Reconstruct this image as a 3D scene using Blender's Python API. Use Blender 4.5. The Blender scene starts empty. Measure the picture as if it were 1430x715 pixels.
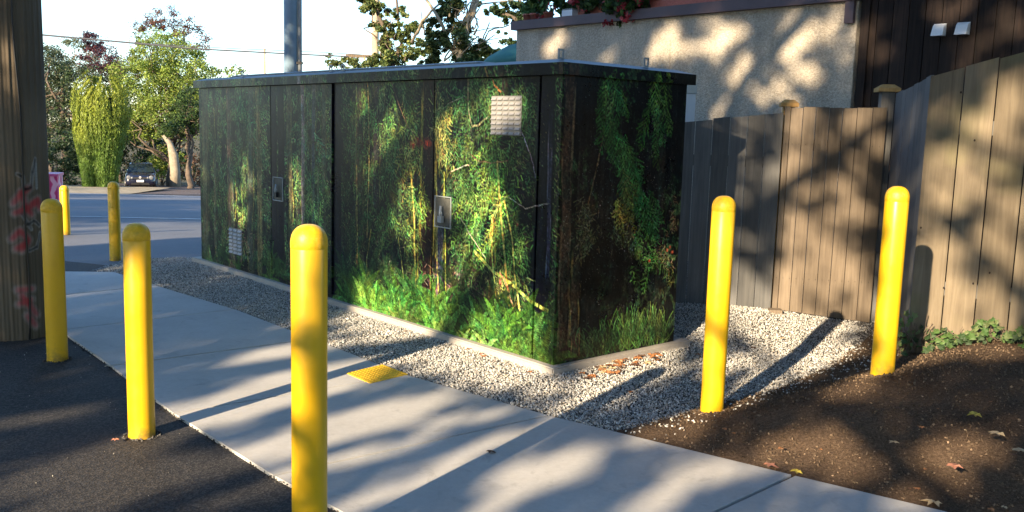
import bpy, bmesh, math, random
import numpy as np
from mathutils import Vector, Matrix
random.seed(7); rng = np.random.default_rng(7)
rad = math.radians
scene = bpy.context.scene
C = scene.collection
# ------------------------------------------------------------------ camera, sky, sun, exposure
CAM_H, FPX, PITCH, ROLL = 1.55, 1280.66, 0.136749, 0.028495
def cam_axes():
    f = Vector((0, math.cos(PITCH), -math.sin(PITCH))); r = Vector((1, 0, 0)); u = r.cross(f)
    return math.cos(ROLL)*r+math.sin(ROLL)*u, -math.sin(ROLL)*r+math.cos(ROLL)*u, f
CR, CU, CF = cam_axes()
cd = bpy.data.cameras.new('camera'); cam = bpy.data.objects.new('camera', cd); C.objects.link(cam)
cd.sensor_fit = 'HORIZONTAL'; cd.sensor_width = 36; cd.lens = FPX/1430*36; cd.clip_start = .05; cd.clip_end = 3000
M3 = Matrix((CR, CU, -CF)).transposed()
cam.matrix_world = Matrix.Translation((0, 0, CAM_H)) @ M3.to_4x4()
scene.camera = cam
SUN_AZ, SUN_EL = rad(31.5), rad(20)
SH, CH = math.sin(SUN_AZ), math.cos(SUN_AZ)
w = bpy.data.worlds.new("World"); scene.world = w; w.use_nodes = True
nt = w.node_tree; bg = nt.nodes['Background']
sky = nt.nodes.new('ShaderNodeTexSky'); sky.sky_type = 'NISHITA'; sky.sun_disc = False
sky.sun_elevation = SUN_EL; sky.sun_rotation = SUN_AZ+math.pi      # the sun stands behind and to the left of the camera
sky.air_density = 1.15; sky.dust_density = .3; sky.ozone_density = 5
nt.links.new(sky.outputs[0], bg.inputs[0]); bg.inputs[1].default_value = .14
sl = bpy.data.lights.new('sun', 'SUN'); sl.energy = 5.0; sl.angle = rad(.53); sl.color = (1, .79, .53)
so = bpy.data.objects.new('sun', sl); C.objects.link(so)
sd = Vector((SH*math.cos(SUN_EL), CH*math.cos(SUN_EL), -math.sin(SUN_EL)))
so.rotation_euler = sd.to_track_quat('-Z', 'Y').to_euler(); so.location = (-10, -18, 12)
scene.view_settings.view_transform = 'Standard'; scene.view_settings.look = 'None'
scene.view_settings.gamma = 1; scene.view_settings.exposure = 1.62
scene.cycles.max_bounces = 6

def ray(px, py):      # direction through a photograph point; used to survey where things stand
    return CF+(px-715)/FPX*CR+(357.5-py)/FPX*CU
def onz(px, py, z=0.):
    d = ray(px, py); t = (z-CAM_H)/d.z; return Vector((d.x*t, d.y*t, z))
def ony(px, py, y):
    d = ray(px, py); t = y/d.y; return Vector((d.x*t, y, CAM_H+d.z*t))
# ------------------------------------------------------------------ object helpers
def finish(o, parent=None, label=None, cat=None, group=None, kind=None):
    C.objects.link(o)
    if parent is not None: o.parent = parent
    if label: o['label'] = label
    if cat: o['category'] = cat
    if group: o['group'] = group
    if kind: o['kind'] = kind
    return o
def thing(name, loc, label, cat, group=None):
    o = bpy.data.objects.new(name, None); o.location = loc; o.empty_display_size = .1
    finish(o, None, label, cat, group); return o
def base_of(p):
    v = Vector((0, 0, 0))
    while p is not None: v += Vector(p.location); p = p.parent
    return v
def mesh_np(name, V, F, mat, parent=None, smooth=False, col=None, mats=None, midx=None, **tags):
    """V (n,3) world coordinates, F list of (m,k) index arrays"""
    V = np.asarray(V, np.float32)
    if parent is not None: V = V-np.array(base_of(parent), np.float32)
    me = bpy.data.meshes.new(name)
    if not isinstance(F, (list, tuple)) or (len(F) and not hasattr(F[0], 'shape')): F = [np.asarray(F)]
    me.vertices.add(len(V)); me.vertices.foreach_set('co', V.ravel())
    lo = np.concatenate([f.ravel() for f in F]); k = np.concatenate([np.full(len(f), f.shape[1]) for f in F])
    me.loops.add(len(lo)); me.loops.foreach_set('vertex_index', lo.astype(np.int32))
    me.polygons.add(len(k)); st = np.concatenate([[0], np.cumsum(k)[:-1]])
    me.polygons.foreach_set('loop_start', st.astype(np.int32))
    me.polygons.foreach_set('use_smooth', np.full(len(k), smooth))
    for m_ in (mats or [mat]): me.materials.append(m_)
    if midx is not None: me.polygons.foreach_set('material_index', np.asarray(midx, np.int32))
    me.update(calc_edges=True)
    if col is not None:
        a = me.color_attributes.new('tint', 'FLOAT_COLOR', 'POINT')
        cc = np.ones((len(V), 4), np.float32); cc[:, :3] = col; a.data.foreach_set('color', cc.ravel())
    me.validate()
    return finish(bpy.data.objects.new(name, me), parent, **tags)
def bm_obj(name, bm, mat, parent=None, smooth=False, bevel=0, **tags):
    if bevel:
        bmesh.ops.bevel(bm, geom=[e for e in bm.edges if len(e.link_faces) == 2 and e.calc_face_angle(0) > .5], offset=bevel, segments=1 if bevel < .004 else 2, affect='EDGES', clamp_overlap=True)
    if parent is not None: bmesh.ops.translate(bm, verts=bm.verts, vec=-base_of(parent))
    bmesh.ops.recalc_face_normals(bm, faces=bm.faces)
    me = bpy.data.meshes.new(name); bm.to_mesh(me); bm.free()
    for m_ in (mat if isinstance(mat, list) else [mat]): me.materials.append(m_)
    if smooth:
        for p in me.polygons: p.use_smooth = True
    return finish(bpy.data.objects.new(name, me), parent, **tags)
def prism(bm, pts, z0, z1):
    """pts: xy polygon, z0/z1 numbers or per-point lists"""
    n = len(pts); z0 = z0 if hasattr(z0, '__len__') else [z0]*n; z1 = z1 if hasattr(z1, '__len__') else [z1]*n
    a = [bm.verts.new((p[0], p[1], z)) for p, z in zip(pts, z0)]; b = [bm.verts.new((p[0], p[1], z)) for p, z in zip(pts, z1)]
    bm.faces.new(a[::-1]); top = bm.faces.new(b)
    for i in range(n): bm.faces.new((a[i], a[(i+1) % n], b[(i+1) % n], b[i]))
    return top
def obox(bm, o, ax, ay, az, x0, x1, y0, y1, z0, z1):
    """box in an oriented frame"""
    o = Vector(o); ax = Vector(ax); ay = Vector(ay); az = Vector(az)
    v = [bm.verts.new(o+ax*x+ay*y+az*z) for z in (z0, z1) for y in (y0, y1) for x in (x0, x1)]
    for f in ((0, 1, 3, 2), (4, 6, 7, 5), (0, 4, 5, 1), (2, 3, 7, 6), (0, 2, 6, 4), (1, 5, 7, 3)): bm.faces.new([v[i] for i in f])
    return v
UP = Vector((0, 0, 1))
def tube(bm, pts, radii, seg=8, cap=True):
    pts = [Vector(p) for p in pts]; rings = []
    if not hasattr(radii, '__len__'): radii = [radii]*len(pts)
    for i, p in enumerate(pts):
        d = (pts[min(i+1, len(pts)-1)]-pts[max(i-1, 0)]).normalized()
        a = d.cross(UP if abs(d.z) < .9 else Vector((1, 0, 0))).normalized(); b = d.cross(a)
        rings.append([bm.verts.new(p+(a*math.cos(t)+b*math.sin(t))*radii[i]) for t in [2*math.pi*k/seg for k in range(seg)]])
    for r0, r1 in zip(rings, rings[1:]):
        for k in range(seg): bm.faces.new((r0[k], r0[(k+1) % seg], r1[(k+1) % seg], r1[k]))
    if cap: bm.faces.new(rings[0][::-1]); bm.faces.new(rings[-1])
def lathe(bm, c, prof, seg=32, jit=0):
    rings = []
    for r, z in prof:
        if r < 1e-5: rings.append([bm.verts.new((c[0], c[1], c[2]+z))])
        else: rings.append([bm.verts.new((c[0]+math.cos(t)*r*(1+random.uniform(-jit, jit)), c[1]+math.sin(t)*r, c[2]+z)) for t in [2*math.pi*k/seg for k in range(seg)]])
    for a, b in zip(rings, rings[1:]):
        for k in range(seg):
            q = [a[k % len(a)], a[(k+1) % seg % len(a)], b[(k+1) % seg % len(b)], b[k % len(b)]]
            q = list(dict.fromkeys(q))
            if len(q) > 2: bm.faces.new(q)
def sstep(a, b, x):
    t = np.clip((np.asarray(x, float)-a)/(b-a), 0, 1); return t*t*(3-2*t)
# ------------------------------------------------------------------ materials
class N:
    def __init__(s, name, rough=.8, spec=.5):
        s.m = bpy.data.materials.new(name); s.m.use_nodes = True; s.t = s.m.node_tree; s.b = s.t.nodes['Principled BSDF']
        s.b.inputs['Roughness'].default_value = rough; s.b.inputs['Specular IOR Level'].default_value = spec
        s.tc = s.t.nodes.new('ShaderNodeTexCoord'); s.co = s.tc.outputs['Object']
    def n(s, k, **kw):
        x = s.t.nodes.new('ShaderNode'+k)
        for a, b in kw.items(): setattr(x, a, b)
        return x
    def l(s, a, b): s.t.links.new(a, b)
    def geo(s): s.co = s.n('NewGeometry').outputs['Position']; return s
    def mapping(s, scale, rot=(0, 0, 0)):
        m = s.n('Mapping'); m.inputs['Scale'].default_value = scale; m.inputs['Rotation'].default_value = rot
        s.l(s.co, m.inputs['Vector']); return m.outputs[0]
    def noise(s, scale, detail=4, rough=.55, co=None, dist=0):
        x = s.n('TexNoise'); x.inputs['Scale'].default_value = scale; x.inputs['Detail'].default_value = detail
        x.inputs['Roughness'].default_value = rough; x.inputs['Distortion'].default_value = dist; s.l(co or s.co, x.inputs['Vector']); return x.outputs['Fac']
    def voro(s, scale, out='Distance', co=None):
        x = s.n('TexVoronoi'); x.inputs['Scale'].default_value = scale; s.l(co or s.co, x.inputs['Vector']); return x.outputs[out]
    def ramp(s, fac, stops):
        x = s.n('ValToRGB'); e = x.color_ramp.elements
        while len(e) < len(stops): e.new(.5)
        for i, (p, c) in enumerate(stops):
            e[i].position = p; e[i].color = (*c, 1) if hasattr(c, '__len__') else (c, c, c, 1)
        s.l(fac, x.inputs[0]); return x.outputs[0]
    def mix(s, fac, a, b, mode='MIX'):
        x = s.n('Mix', data_type='RGBA', blend_type=mode)
        for i, v in ((0, fac), (6, a), (7, b)):
            if hasattr(v, 'is_output'): s.l(v, x.inputs[i])
            elif i == 0: x.inputs[0].default_value = v
            else: x.inputs[i].default_value = (*v, 1)
        return x.outputs[2]
    def color(s, c):
        if hasattr(c, 'is_output'): s.l(c, s.b.inputs['Base Color'])
        else: s.b.inputs['Base Color'].default_value = (*c, 1)
        return s
    def bump(s, h, strength=.3, dist=.01):
        x = s.n('Bump'); x.inputs['Strength'].default_value = strength; x.inputs['Distance'].default_value = dist
        s.l(h, x.inputs['Height']); s.l(x.outputs[0], s.b.inputs['Normal']); return s
    def rnd(s): return s.n('ObjectInfo').outputs['Random']
    def tint(s):
        x = s.n('Attribute'); x.attribute_name = 'tint'; return x.outputs['Color']
def m_simple(name, c, rough=.7, spec=.5, metal=0, var=.15, scale=8, bump=.1):
    m = N(name, rough, spec); m.b.inputs['Metallic'].default_value = metal
    f = m.noise(scale, 5, .6); m.color(m.ramp(f, [(.25, tuple(x*(1-var) for x in c)), (.75, tuple(x*(1+var) for x in c))]))
    if bump: m.bump(m.noise(scale*6, 3), bump, .004)
    return m.m
def m_tint(name, rough=.7, spec=.4, trans=0, bump=0):
    m = N(name, rough, spec); m.color(m.tint())
    if trans:
        t = m.n('BsdfTranslucent'); m.l(m.tint(), t.inputs[0]); mx = m.n('MixShader'); mx.inputs[0].default_value = trans
        m.l(m.b.outputs[0], mx.inputs[1]); m.l(t.outputs[0], mx.inputs[2]); m.l(mx.outputs[0], m.t.nodes['Material Output'].inputs[0])
    if bump: m.bump(m.noise(60, 4), bump, .005)
    return m.m
def m_concrete(name, c, brush=True):
    m = N(name, .85, .3).geo(); k = lambda q: tuple(x*q for x in c)
    a = m.ramp(m.noise(1.6, 6, .62), [(.3, k(.76)), (.7, k(1.1))])
    b = m.mix(.5, a, m.ramp(m.noise(38, 5, .7), [(.3, k(.86)), (.7, k(1.12))]))
    d = m.ramp(m.noise(5.5, 5, .7, dist=1.), [(.58, 1.), (.70, .80)]); b = m.mix(1, b, d, 'MULTIPLY')
    sp = m.ramp(m.voro(55), [(0, .55), (.05, 1.)]); sp2 = m.ramp(m.noise(9, 2), [(.55, 1.), (.62, 0.)])
    b = m.mix(1, b, m.mix(sp2, sp, (1, 1, 1)), 'MULTIPLY')
    m.color(b)
    if brush:
        mp = m.mapping((14, 130, 10), (0, 0, rad(-48))); m.bump(m.noise(3, 4, .7, co=mp), .4, .004)
    else: m.bump(m.noise(90, 4), .15, .002)
    return m.m
def m_asphalt(name, c0, c1, big=.6, rough=.85, grit=1.):
    m = N(name, rough, .35).geo()
    a = m.ramp(m.noise(big, 6, .65), [(.3, tuple(x*.75 for x in c0)), (.75, tuple(x*1.3 for x in c0))])
    v = m.voro(115, 'Color'); g = m.ramp(v, [(.35, 0.), (.9, 1.)])
    b = m.mix(g, a, c1); sp = m.ramp(m.noise(160, 2, .8), [(.55, .7), (.72, 1.7)]); b = m.mix(.6*grit, b, m.mix(1, b, sp, 'MULTIPLY'))
    m.color(b); h = m.mix(.5, m.noise(150, 3, .8), m.voro(115)); m.bump(h, .75*grit, .006); return m.m
def m_wood(name, c0, c1, axis='z', rough=.85, grain=1., rv=.25, moss=None):
    m = N(name, rough, .25); m.geo()
    sc = {'z': (22, 22, 1.1), 'x': (1.1, 22, 22)}[axis]
    r = m.rnd(); add = m.n('VectorMath', operation='ADD'); m.l(m.mapping(sc), add.inputs[0])
    cx = m.n('CombineXYZ'); mu = m.n('Math', operation='MULTIPLY'); m.l(r, mu.inputs[0]); mu.inputs[1].default_value = 37; m.l(mu.outputs[0], cx.inputs[2]); m.l(mu.outputs[0], cx.inputs[0]); m.l(cx.outputs[0], add.inputs[1])
    g = m.noise(1.6, 6, .65, co=add.outputs[0], dist=.8)
    c = m.ramp(g, [(.28, c0), (.72, c1)])
    big = m.ramp(m.noise(1.3, 5, .6), [(.3, .78), (.7, 1.15)]); c = m.mix(1, c, big, 'MULTIPLY')
    v = m.ramp(r, [(0, 1-rv), (1, 1+rv)]); c = m.mix(1, c, v, 'MULTIPLY')
    if moss: c = m.mix(m.ramp(m.noise(1.1, 4), [(.52, 0.), (.7, .8)]), c, moss)
    m.color(c); m.bump(g, .35*grain, .006); return m.m
M = {}
M['concrete'] = m_concrete('brushed_concrete', (.50, .49, .47)); M['trowel'] = m_concrete('trowelled_concrete', (.62, .61, .59), False)
M['kerb'] = m_concrete('plinth_concrete', (.40, .37, .33), False)
M['lot'] = m_asphalt('new_asphalt', (.022, .022, .024), (.085, .078, .072)); M['road'] = m_asphalt('old_asphalt', (.12, .13, .15), (.19, .195, .205), .3, .8, .5)
M['apron'] = m_asphalt('apron_asphalt', (.045, .042, .042), (.08, .075, .075), .6, .9, .5)
M['paint_white'] = m_simple('road_paint', (.62, .62, .6), .7, scale=3, var=.25)
m = N('yellow_plastic', .33, .5); a = m.ramp(m.noise(2.2, 5, .6), [(.3, (.70, .40, .006)), (.7, (.82, .49, .010))])
a = m.mix(m.ramp(m.noise(26, 6, .75), [(.60, 0.), (.80, .35)]), a, (.42, .24, .02)); m.color(a)
m.l(m.ramp(m.noise(14, 5), [(.3, .28), (.7, .46)]), m.b.inputs['Roughness']); gz = m.n('SeparateXYZ'); m.l(m.co, gz.inputs[0]); gm = m.ramp(gz.outputs[2], [(.0, .75), (.10, .0)]); gg_ = m.mix(1, gm, m.ramp(m.noise(22, 5, .7), [(.38, 0.), (.6, 1.)]), 'MULTIPLY'); scf = m.ramp(m.noise(3.2, 6, .78, co=m.mapping((3, 3, .7))), [(.63, 0.), (.68, .55)]); a = m.mix(scf, a, (.30, .19, .03)); m.color(m.mix(gg_, a, (.10, .075, .04))); m.bump(m.noise(5, 3), .12, .01); M['yellow'] = m.m
m = N('yellow_cap', .45, .5); a = m.ramp(m.noise(30, 6, .75), [(.35, (.62, .36, .01)), (.55, (.80, .48, .012)), (.8, (.85, .62, .16))]); m.color(a); m.bump(m.noise(70, 4, .7), .35, .004); M['yellow_cap'] = m.m
M['yellow_iron'] = m_simple('yellow_iron', (.78, .50, .03), .6, scale=30, var=.3, bump=.4)
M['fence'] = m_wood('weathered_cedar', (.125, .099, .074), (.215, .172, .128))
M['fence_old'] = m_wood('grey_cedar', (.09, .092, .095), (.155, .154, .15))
M['fence_moss'] = m_wood('mossy_cedar', (.13, .104, .073), (.215, .176, .123), moss=(.15, .145, .07))
M['post'] = m_wood('new_post', (.42, .24, .08), (.62, .38, .15), rv=.05)
M['dark_boards'] = m_wood('dark_stained_boards', (.010, .008, .008), (.038, .025, .020), rv=.35)
M['pole'] = m_wood('creosote_pole', (.085, .065, .045), (.22, .165, .11), rv=0)
m = N('stucco', .95, .1).geo(); f = m.noise(42, 5, .8)
c = m.mix(.6, m.ramp(m.noise(2, 5), [(.3, (.44, .385, .31)), (.7, (.53, .47, .385))]), m.ramp(f, [(.36, (.25, .225, .19)), (.6, (.60, .54, .45))]))
st_ = m.ramp(m.noise(1.2, 4, .6, co=m.mapping((3, 3, .35))), [(.3, .82), (.6, 1.05)]); c = m.mix(1, c, st_, 'MULTIPLY')
m.color(c); m.bump(m.mix(.5, f, m.voro(65)), .9, .02); M['stucco'] = m.m
M['purple_trim'] = m_simple('purple_trim', (.095, .065, .075), .55, scale=5, var=.2)
M['red_wood'] = m_wood('red_boards', (.28, .09, .07), (.42, .15, .12), 'x', rv=.2)
M['terracotta'] = m_simple('planter', (.36, .13, .10), .8, scale=7, var=.25)
M['white_metal'] = m_simple('white_metal', (.72, .73, .74), .45, scale=6, var=.06)
M['pale_panel'] = m_simple('pale_panel', (.62, .66, .72), .5, scale=3, var=.06)
M['steel'] = m_simple('galvanised_steel', (.33, .36, .38), .45, metal=.3, scale=9, var=.12)
M['lid_metal'] = m_simple('lid_metal', (.13, .14, .15), .5, metal=.2, scale=4, var=.2)
M['vent'] = m_simple('vent_metal', (.30, .295, .29), .5, metal=.2, scale=40, var=.12)
M['dark'] = m_simple('dark_cavity', (.008, .008, .009), .6)
M['black_metal'] = m_simple('black_metal', (.02, .02, .022), .4, scale=20)
M['wire'] = m_simple('wire', (.06, .06, .065), .6)
M['teal'] = m_simple('teal_canvas', (.035, .16, .15), .8, scale=3, var=.2)
M['leaf'] = m_tint('leaves', .55, .35, .28)
M['bark'] = m_simple('bark', (.12, .09, .065), .9, scale=5, var=.4, bump=.6)
M['pale_bark'] = m_simple('pale_bark', (.42, .34, .22), .9, scale=6, var=.3, bump=.5)
M['stone'] = m_tint('crushed_stone', .85, .3); M['chip'] = m_tint('bark_chips', .9, .2); M['dry_leaf'] = m_tint('dry_leaf', .7, .3, .15)
m = N('gravel_base', .95, .2).geo(); v = m.voro(60, 'Color'); m.color(m.mix(m.ramp(m.voro(60), [(.25, 0.), (.6, 1.)]), m.ramp(v, [(.2, (.35, .345, .33)), (.9, (.6, .59, .56))]), (.06, .058, .055)))
m.bump(m.voro(60), 1, .015); M['gravel'] = m.m
m = N('soil', .95, .15).geo(); f = m.noise(75, 6, .8); c = m.ramp(f, [(.3, (.05, .033, .021)), (.52, (.13, .087, .058)), (.72, (.24, .17, .11))])
c = m.mix(1, c, m.ramp(m.noise(2.2, 5), [(.3, .7), (.7, 1.25)]), 'MULTIPLY'); m.color(c); m.bump(m.mix(.4, f, m.noise(9, 5)), 1, .03); M['soil'] = m.m
m = N('earth', .95, .15).geo(); m.color(m.ramp(m.noise(.7, 6, .7), [(.3, (.05, .045, .025)), (.6, (.12, .10, .05)), (.8, (.07, .09, .03))])); m.bump(m.noise(12, 5), .6, .05); M['earth'] = m.m
m = N('dry_verge', .95, .15).geo(); m.color(m.ramp(m.noise(2.5, 6, .75), [(.3, (.20, .16, .10)), (.6, (.38, .32, .22)), (.8, (.16, .15, .07))])); m.bump(m.noise(20, 5), .6, .03); M['verge'] = m.m
SUN_GAPS = [(-3.63,0.82,0.04,0.15,0.28,-0.05),(-4.5,0.97,-0.06,0.15,0.15,-0.03),(-3.31,0.81,0.05,0.14,0.19,-0.04),(-3.82,1.29,0.08,0.28,0.27,-0.08),(-3.09,1.19,0.13,0.24,0.16,-0.05),(-4.43,1.5,0.04,0.16,0.18,-0.05),(-2.93,1.3,0.02,0.15,0.05,-0.02),(-2.69,1.26,0.07,0.2,0.06,-0.02),(-2.33,1.16,0.03,0.23,0.07,-0.02),(-1.95,1.19,0.04,0.19,0.11,-0.04),(-1.34,1.3,0.1,0.15,0.07,-0.04),(-2.85,0.93,0.05,0.1,0.06,-0.02),(-4.24,1.82,0.69,-0.05,0.33,-0.16),(-3.22,1.64,0.54,0.01,0.18,-0.1),(-3.11,1.73,0.56,-0.09,0.15,-0.11),(-2.25,1.71,0.09,0.21,0.08,-0.05),(-2.43,1.89,0.09,0.25,0.15,-0.09),(-1.98,2.5,0.57,0.16,0.12,-0.14),(-2.15,2.66,0.42,0.05,0.1,-0.13),(-1.72,2.28,0.25,0.31,0.09,-0.09),(-1.46,2.12,0.19,0.34,0.08,-0.08),(-2.36,1.93,0.1,0.11,0.08,-0.06),(-1.67,1.55,0.12,0.09,0.07,-0.05),(-0.98,1.58,0.16,0.13,0.08,-0.07),(-0.55,2.45,0.35,0.05,0.05,-0.19),(-0.38,1.59,0.17,0.19,0.07,-0.08),(-0.96,1.94,0.09,0.14,0.06,-0.06),(-0.77,1.49,0.07,0.07,0.04,-0.04),(-4.72,3.45,0.37,-0.04,0,-0.22),(-4.82,3.06,0.22,-0.01,0,-0.27),(-4.29,2.72,0.23,-0,0.01,-0.26),(-3.72,3.23,0.27,-0.02,0.01,-0.2),(-3.32,3.38,0.21,-0.02,0.01,-0.13),(-3.63,2.88,0.31,-0.01,0.01,-0.17),(-3.35,2.57,0.33,-0,0.01,-0.18),(-3.64,2.23,0.47,0.02,0.01,-0.29),(-4.41,2.09,0.66,0.03,0.01,-0.24),(-3.26,2.01,0.39,0.03,0.01,-0.28),(-7.24,2.78,0.19,-0,-0.01,-0.27),(-6.99,3.11,0.12,-0.01,-0,-0.15),(-5.95,2.94,0.23,-0.01,-0,-0.24),(-3.96,1.96,0.51,0.04,0.01,-0.25),(-2.94,1.9,0.11,0.01,0.01,-0.14),(-2.69,3.15,0.02,0.03,0,-0.08),(-2.59,2.86,0.03,0.03,0,-0.08),(-2.55,2.25,0.09,0.07,0,-0.1),(-2.45,2.61,0.03,0.02,0,-0.12),(-2.73,1.98,0.03,0.02,0,-0.11),(-3.77,1.65,0.06,0.01,-0.01,-0.28),(-3.78,1.12,0.06,0.01,-0.01,-0.2),(-1.57,2.67,0.06,0.02,0.01,-0.1),(-1.57,2.4,0.06,0.01,0,-0.08),(-1.56,2.02,0.06,0.01,0.01,-0.12),(-1.56,1.7,0.06,0.01,0.01,-0.11),(-0.81,2.92,0.07,0.02,0.01,-0.14),(-0.8,2.61,0.06,0.01,0.01,-0.1),(-0.8,2.26,0.06,0.01,0.02,-0.2),(-2.25,1.38,0.03,0.01,-0,-0.12),(-6.11,3.02,0.06,0.02,-0.01,-0.2),(-3.4,5.83,0.23,-0.03,0.01,-0.09),(-3.47,5.66,0.17,-0.02,0.01,-0.1),(-3.1,5.4,0.13,-0.02,0.01,-0.18),(-2.96,5.16,0.07,-0.01,0,-0.06),(-2.6,5.61,0.17,-0.02,0.01,-0.15),(-2.28,5.67,0.11,-0.02,0,-0.05),(-2.21,5.43,0.06,-0.01,0,-0.05),(-2.5,5.33,0.15,-0.02,0.01,-0.08),(-2.6,5.12,0.09,-0.01,0.01,-0.12),(-2,5.53,0.04,-0.01,0.01,-0.08),(-3.84,5.73,0.11,-0.02,0.01,-0.07),(-3.32,5.06,0.06,-0.01,0,-0.07),(-2.5,5.89,0.05,-0.01,0,-0.06),(-5.9,6.04,0.11,-0.02,0.01,-0.11),(-5.74,6.14,0.06,-0.01,0,-0.06),(-4.13,5.9,0.12,-0.02,0,-0.06),(-4.1,5.76,0.18,-0.02,0.01,-0.09),(-4.39,5.7,0.07,-0.01,0.01,-0.08),(-4.95,5.77,0.04,-0.01,0,-0.04),(-2.17,5.77,0.06,-0.01,0.01,-0.06),(-1.81,5.63,0.05,-0.01,0.01,-0.09),(-1,5.66,0.19,-0.03,0.01,-0.06),(-1.14,5.63,0.07,-0.01,0,-0.05),(-0.82,5.36,0.13,0.02,0.02,-0.05),(-0.62,5.52,0.07,-0.01,0.01,-0.1),(-0.97,5.24,0.06,-0.01,0,-0.03),(-1.76,5.39,0.05,-0.01,0,-0.05),(-0.71,5.19,0.07,0.02,0.01,-0.03),(-1.97,4.18,0.07,0.01,0.01,-0.11),(-1.92,3.9,0.11,0.02,0.01,-0.15),(-1.95,3.73,0.09,0.02,0.01,-0.1),(-1.67,4.06,0.07,0.01,0.01,-0.09),(-1.61,4.18,0.05,0.01,0,-0.06),(-1.42,4.28,0.1,0.02,0.01,-0.09),(-2.11,3.71,0.07,0.01,0.01,-0.09),(-1.58,3.73,0.08,0.02,0.01,-0.11),(-2.13,4.03,0.04,0.01,0,-0.07),(-1.37,4.1,0.05,0.01,0,-0.05),(-1.91,3.35,0.09,0.02,0.01,-0.14),(-1.65,3.51,0.06,0.01,0.01,-0.08),(-1.92,3,0.11,0.02,0.01,-0.21),(-1.65,3,0.09,0.02,0.01,-0.18),(-1.45,3.09,0.07,0.01,0.01,-0.18),(-2.01,2.78,0.07,0.02,0.01,-0.09),(-1.46,3.56,0.05,0.01,0,-0.06),(-1.72,3.26,0.07,0.01,0.01,-0.09),(-1.36,2.86,0.1,0.02,0.01,-0.09),(-2.34,3.86,0.04,0.01,0.01,-0.13),(-2.33,4.12,0.1,0.02,0,-0.04),(-2.32,3.56,0.05,0.01,0,-0.07),(-2.32,3.23,0.05,0.01,0,-0.08),(-2.25,2.84,0.12,0.02,0.01,-0.16),(-1.11,3.66,0.03,-0.05,-0.22,0.17),(-1.04,3.94,0.05,-0.06,0.02,-0.11),(-0.45,3.92,0.12,0.11,0.05,-0.05),(-0.57,3.71,0.16,0.13,0.06,-0.07),(-0.74,3.57,0.08,0,0.01,-0.11),(-0.67,3.42,0.16,0.01,0.01,-0.11),(-0.8,3.24,0.07,0,0.02,-0.18),(-0.38,3.63,0.09,0,0.01,-0.12),(-0.37,3.31,0.1,0.01,0.01,-0.14),(-0.66,3.12,0.12,0.01,0.01,-0.1),(-0.36,3.02,0.12,0.01,0.02,-0.17),(-0.65,2.81,0.13,0.01,0.01,-0.16),(-0.38,2.76,0.1,0.01,0.01,-0.09),(-0.81,3.83,0.05,0,0,-0.04),(-0.81,2.84,0.03,0,0.02,-0.18)]  # chosen sunlit patches, carved as gaps into the unseen crowns
# ------------------------------------------------------------------ ground
TP = [(-400, 0), (9.2, 0), (13, -.11), (20, -.50), (40, -1.69), (53, -2.43), (100, -4), (900, -6)]
def T(y): return float(np.interp(y, [a for a, b in TP], [b for a, b in TP]))
def ribbon(name, ys, xf, dz, mat, kind='structure', **kw):
    V = []; F = []
    for y in ys:
        x0, x1 = xf(y); V += [(x0, y, T(y)+dz), (x1, y, T(y)+dz)]
    for i in range(len(ys)-1): F.append((2*i, 2*i+1, 2*i+3, 2*i+2))
    return mesh_np(name, V, np.array(F), mat, kind=kind, **kw)
ribbon('ground', [-400, 9.2, 13, 20, 40, 53, 100, 900], lambda y: (-900, 900), -.06, M['earth'])
ribbon('road', [8.4, 9.2, 13, 20, 40], lambda y: (-80, 60), -.004, M['road'])
mesh_np('dry_verge', [(-80, 38.2, T(38.2)-.02), (-16.3, 38.2, T(38.2)-.02), (-17.6, 47, T(47)+.20), (-80, 47, T(47)+.20)], np.array([(0, 1, 2, 3)]), M['verge'], kind='structure')
ribbon('gravel_drive', [40, 60], lambda y: (-40, 20), .012, m_asphalt('drive_gravel', (.10, .075, .065), (.16, .12, .10), .5, .95))
# pale lane line on the street
def strip(name, a, b, wd, dz, mat, parent=None, **kw):
    n = 12; V = []; F = []
    a = Vector(a); b = Vector(b); nrm = Vector((-(b-a).y, (b-a).x, 0)).normalized()*wd/2
    for i in range(n+1):
        p = a.lerp(b, i/n)
        for q in (p-nrm, p+nrm): V.append((q.x, q.y, T(q.y)+dz))
    for i in range(n): F.append((2*i, 2*i+1, 2*i+3, 2*i+2))
    return mesh_np(name, V, np.array(F), mat, parent, kind='structure', **kw)
strip('road_line', (-14, 17.2, 0), (2, 19.6, 0), .16, .004, M['paint_white'])
strip('pale_road_edge', (-40, 36.4, 0), (-4, 38.2, 0), .30, .004, M['paint_white'])  # narrow pale strip along the far road edge
# the dark new asphalt where the camera stands, and the apron at the far end of the pavement
mesh_np('asphalt_lot', [(-60, -60, 0), (60, -60, 0), (60, 9.0, 0), (-3.7, 9.0, 0), (-60, 9.0, 0)], np.array([(0, 1, 2, 3, 4)]), M['lot'], kind='structure')
mesh_np('asphalt_apron', [(-60, 8.7, .004), (-3.2, 8.7, .004), (-2.6, 9.2, .004), (-3.45, 10.3, T(10.3)+.006), (-4.16, 9.62, T(9.62)+.006), (-4.9, 9.95, T(9.95)+.006), (-7.5, 11.2, T(11.2)+.006), (-60, 12, T(12)+.006), (-60, 9.2, .006), (-2.9, 9.2, .006)],
        [np.array([(0, 1, 9, 8)]), np.array([(8, 9, 3, 4, 5, 6, 7)]), np.array([(1, 2, 9)]), np.array([(9, 2, 3)])], M['apron'], kind='structure')
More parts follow.
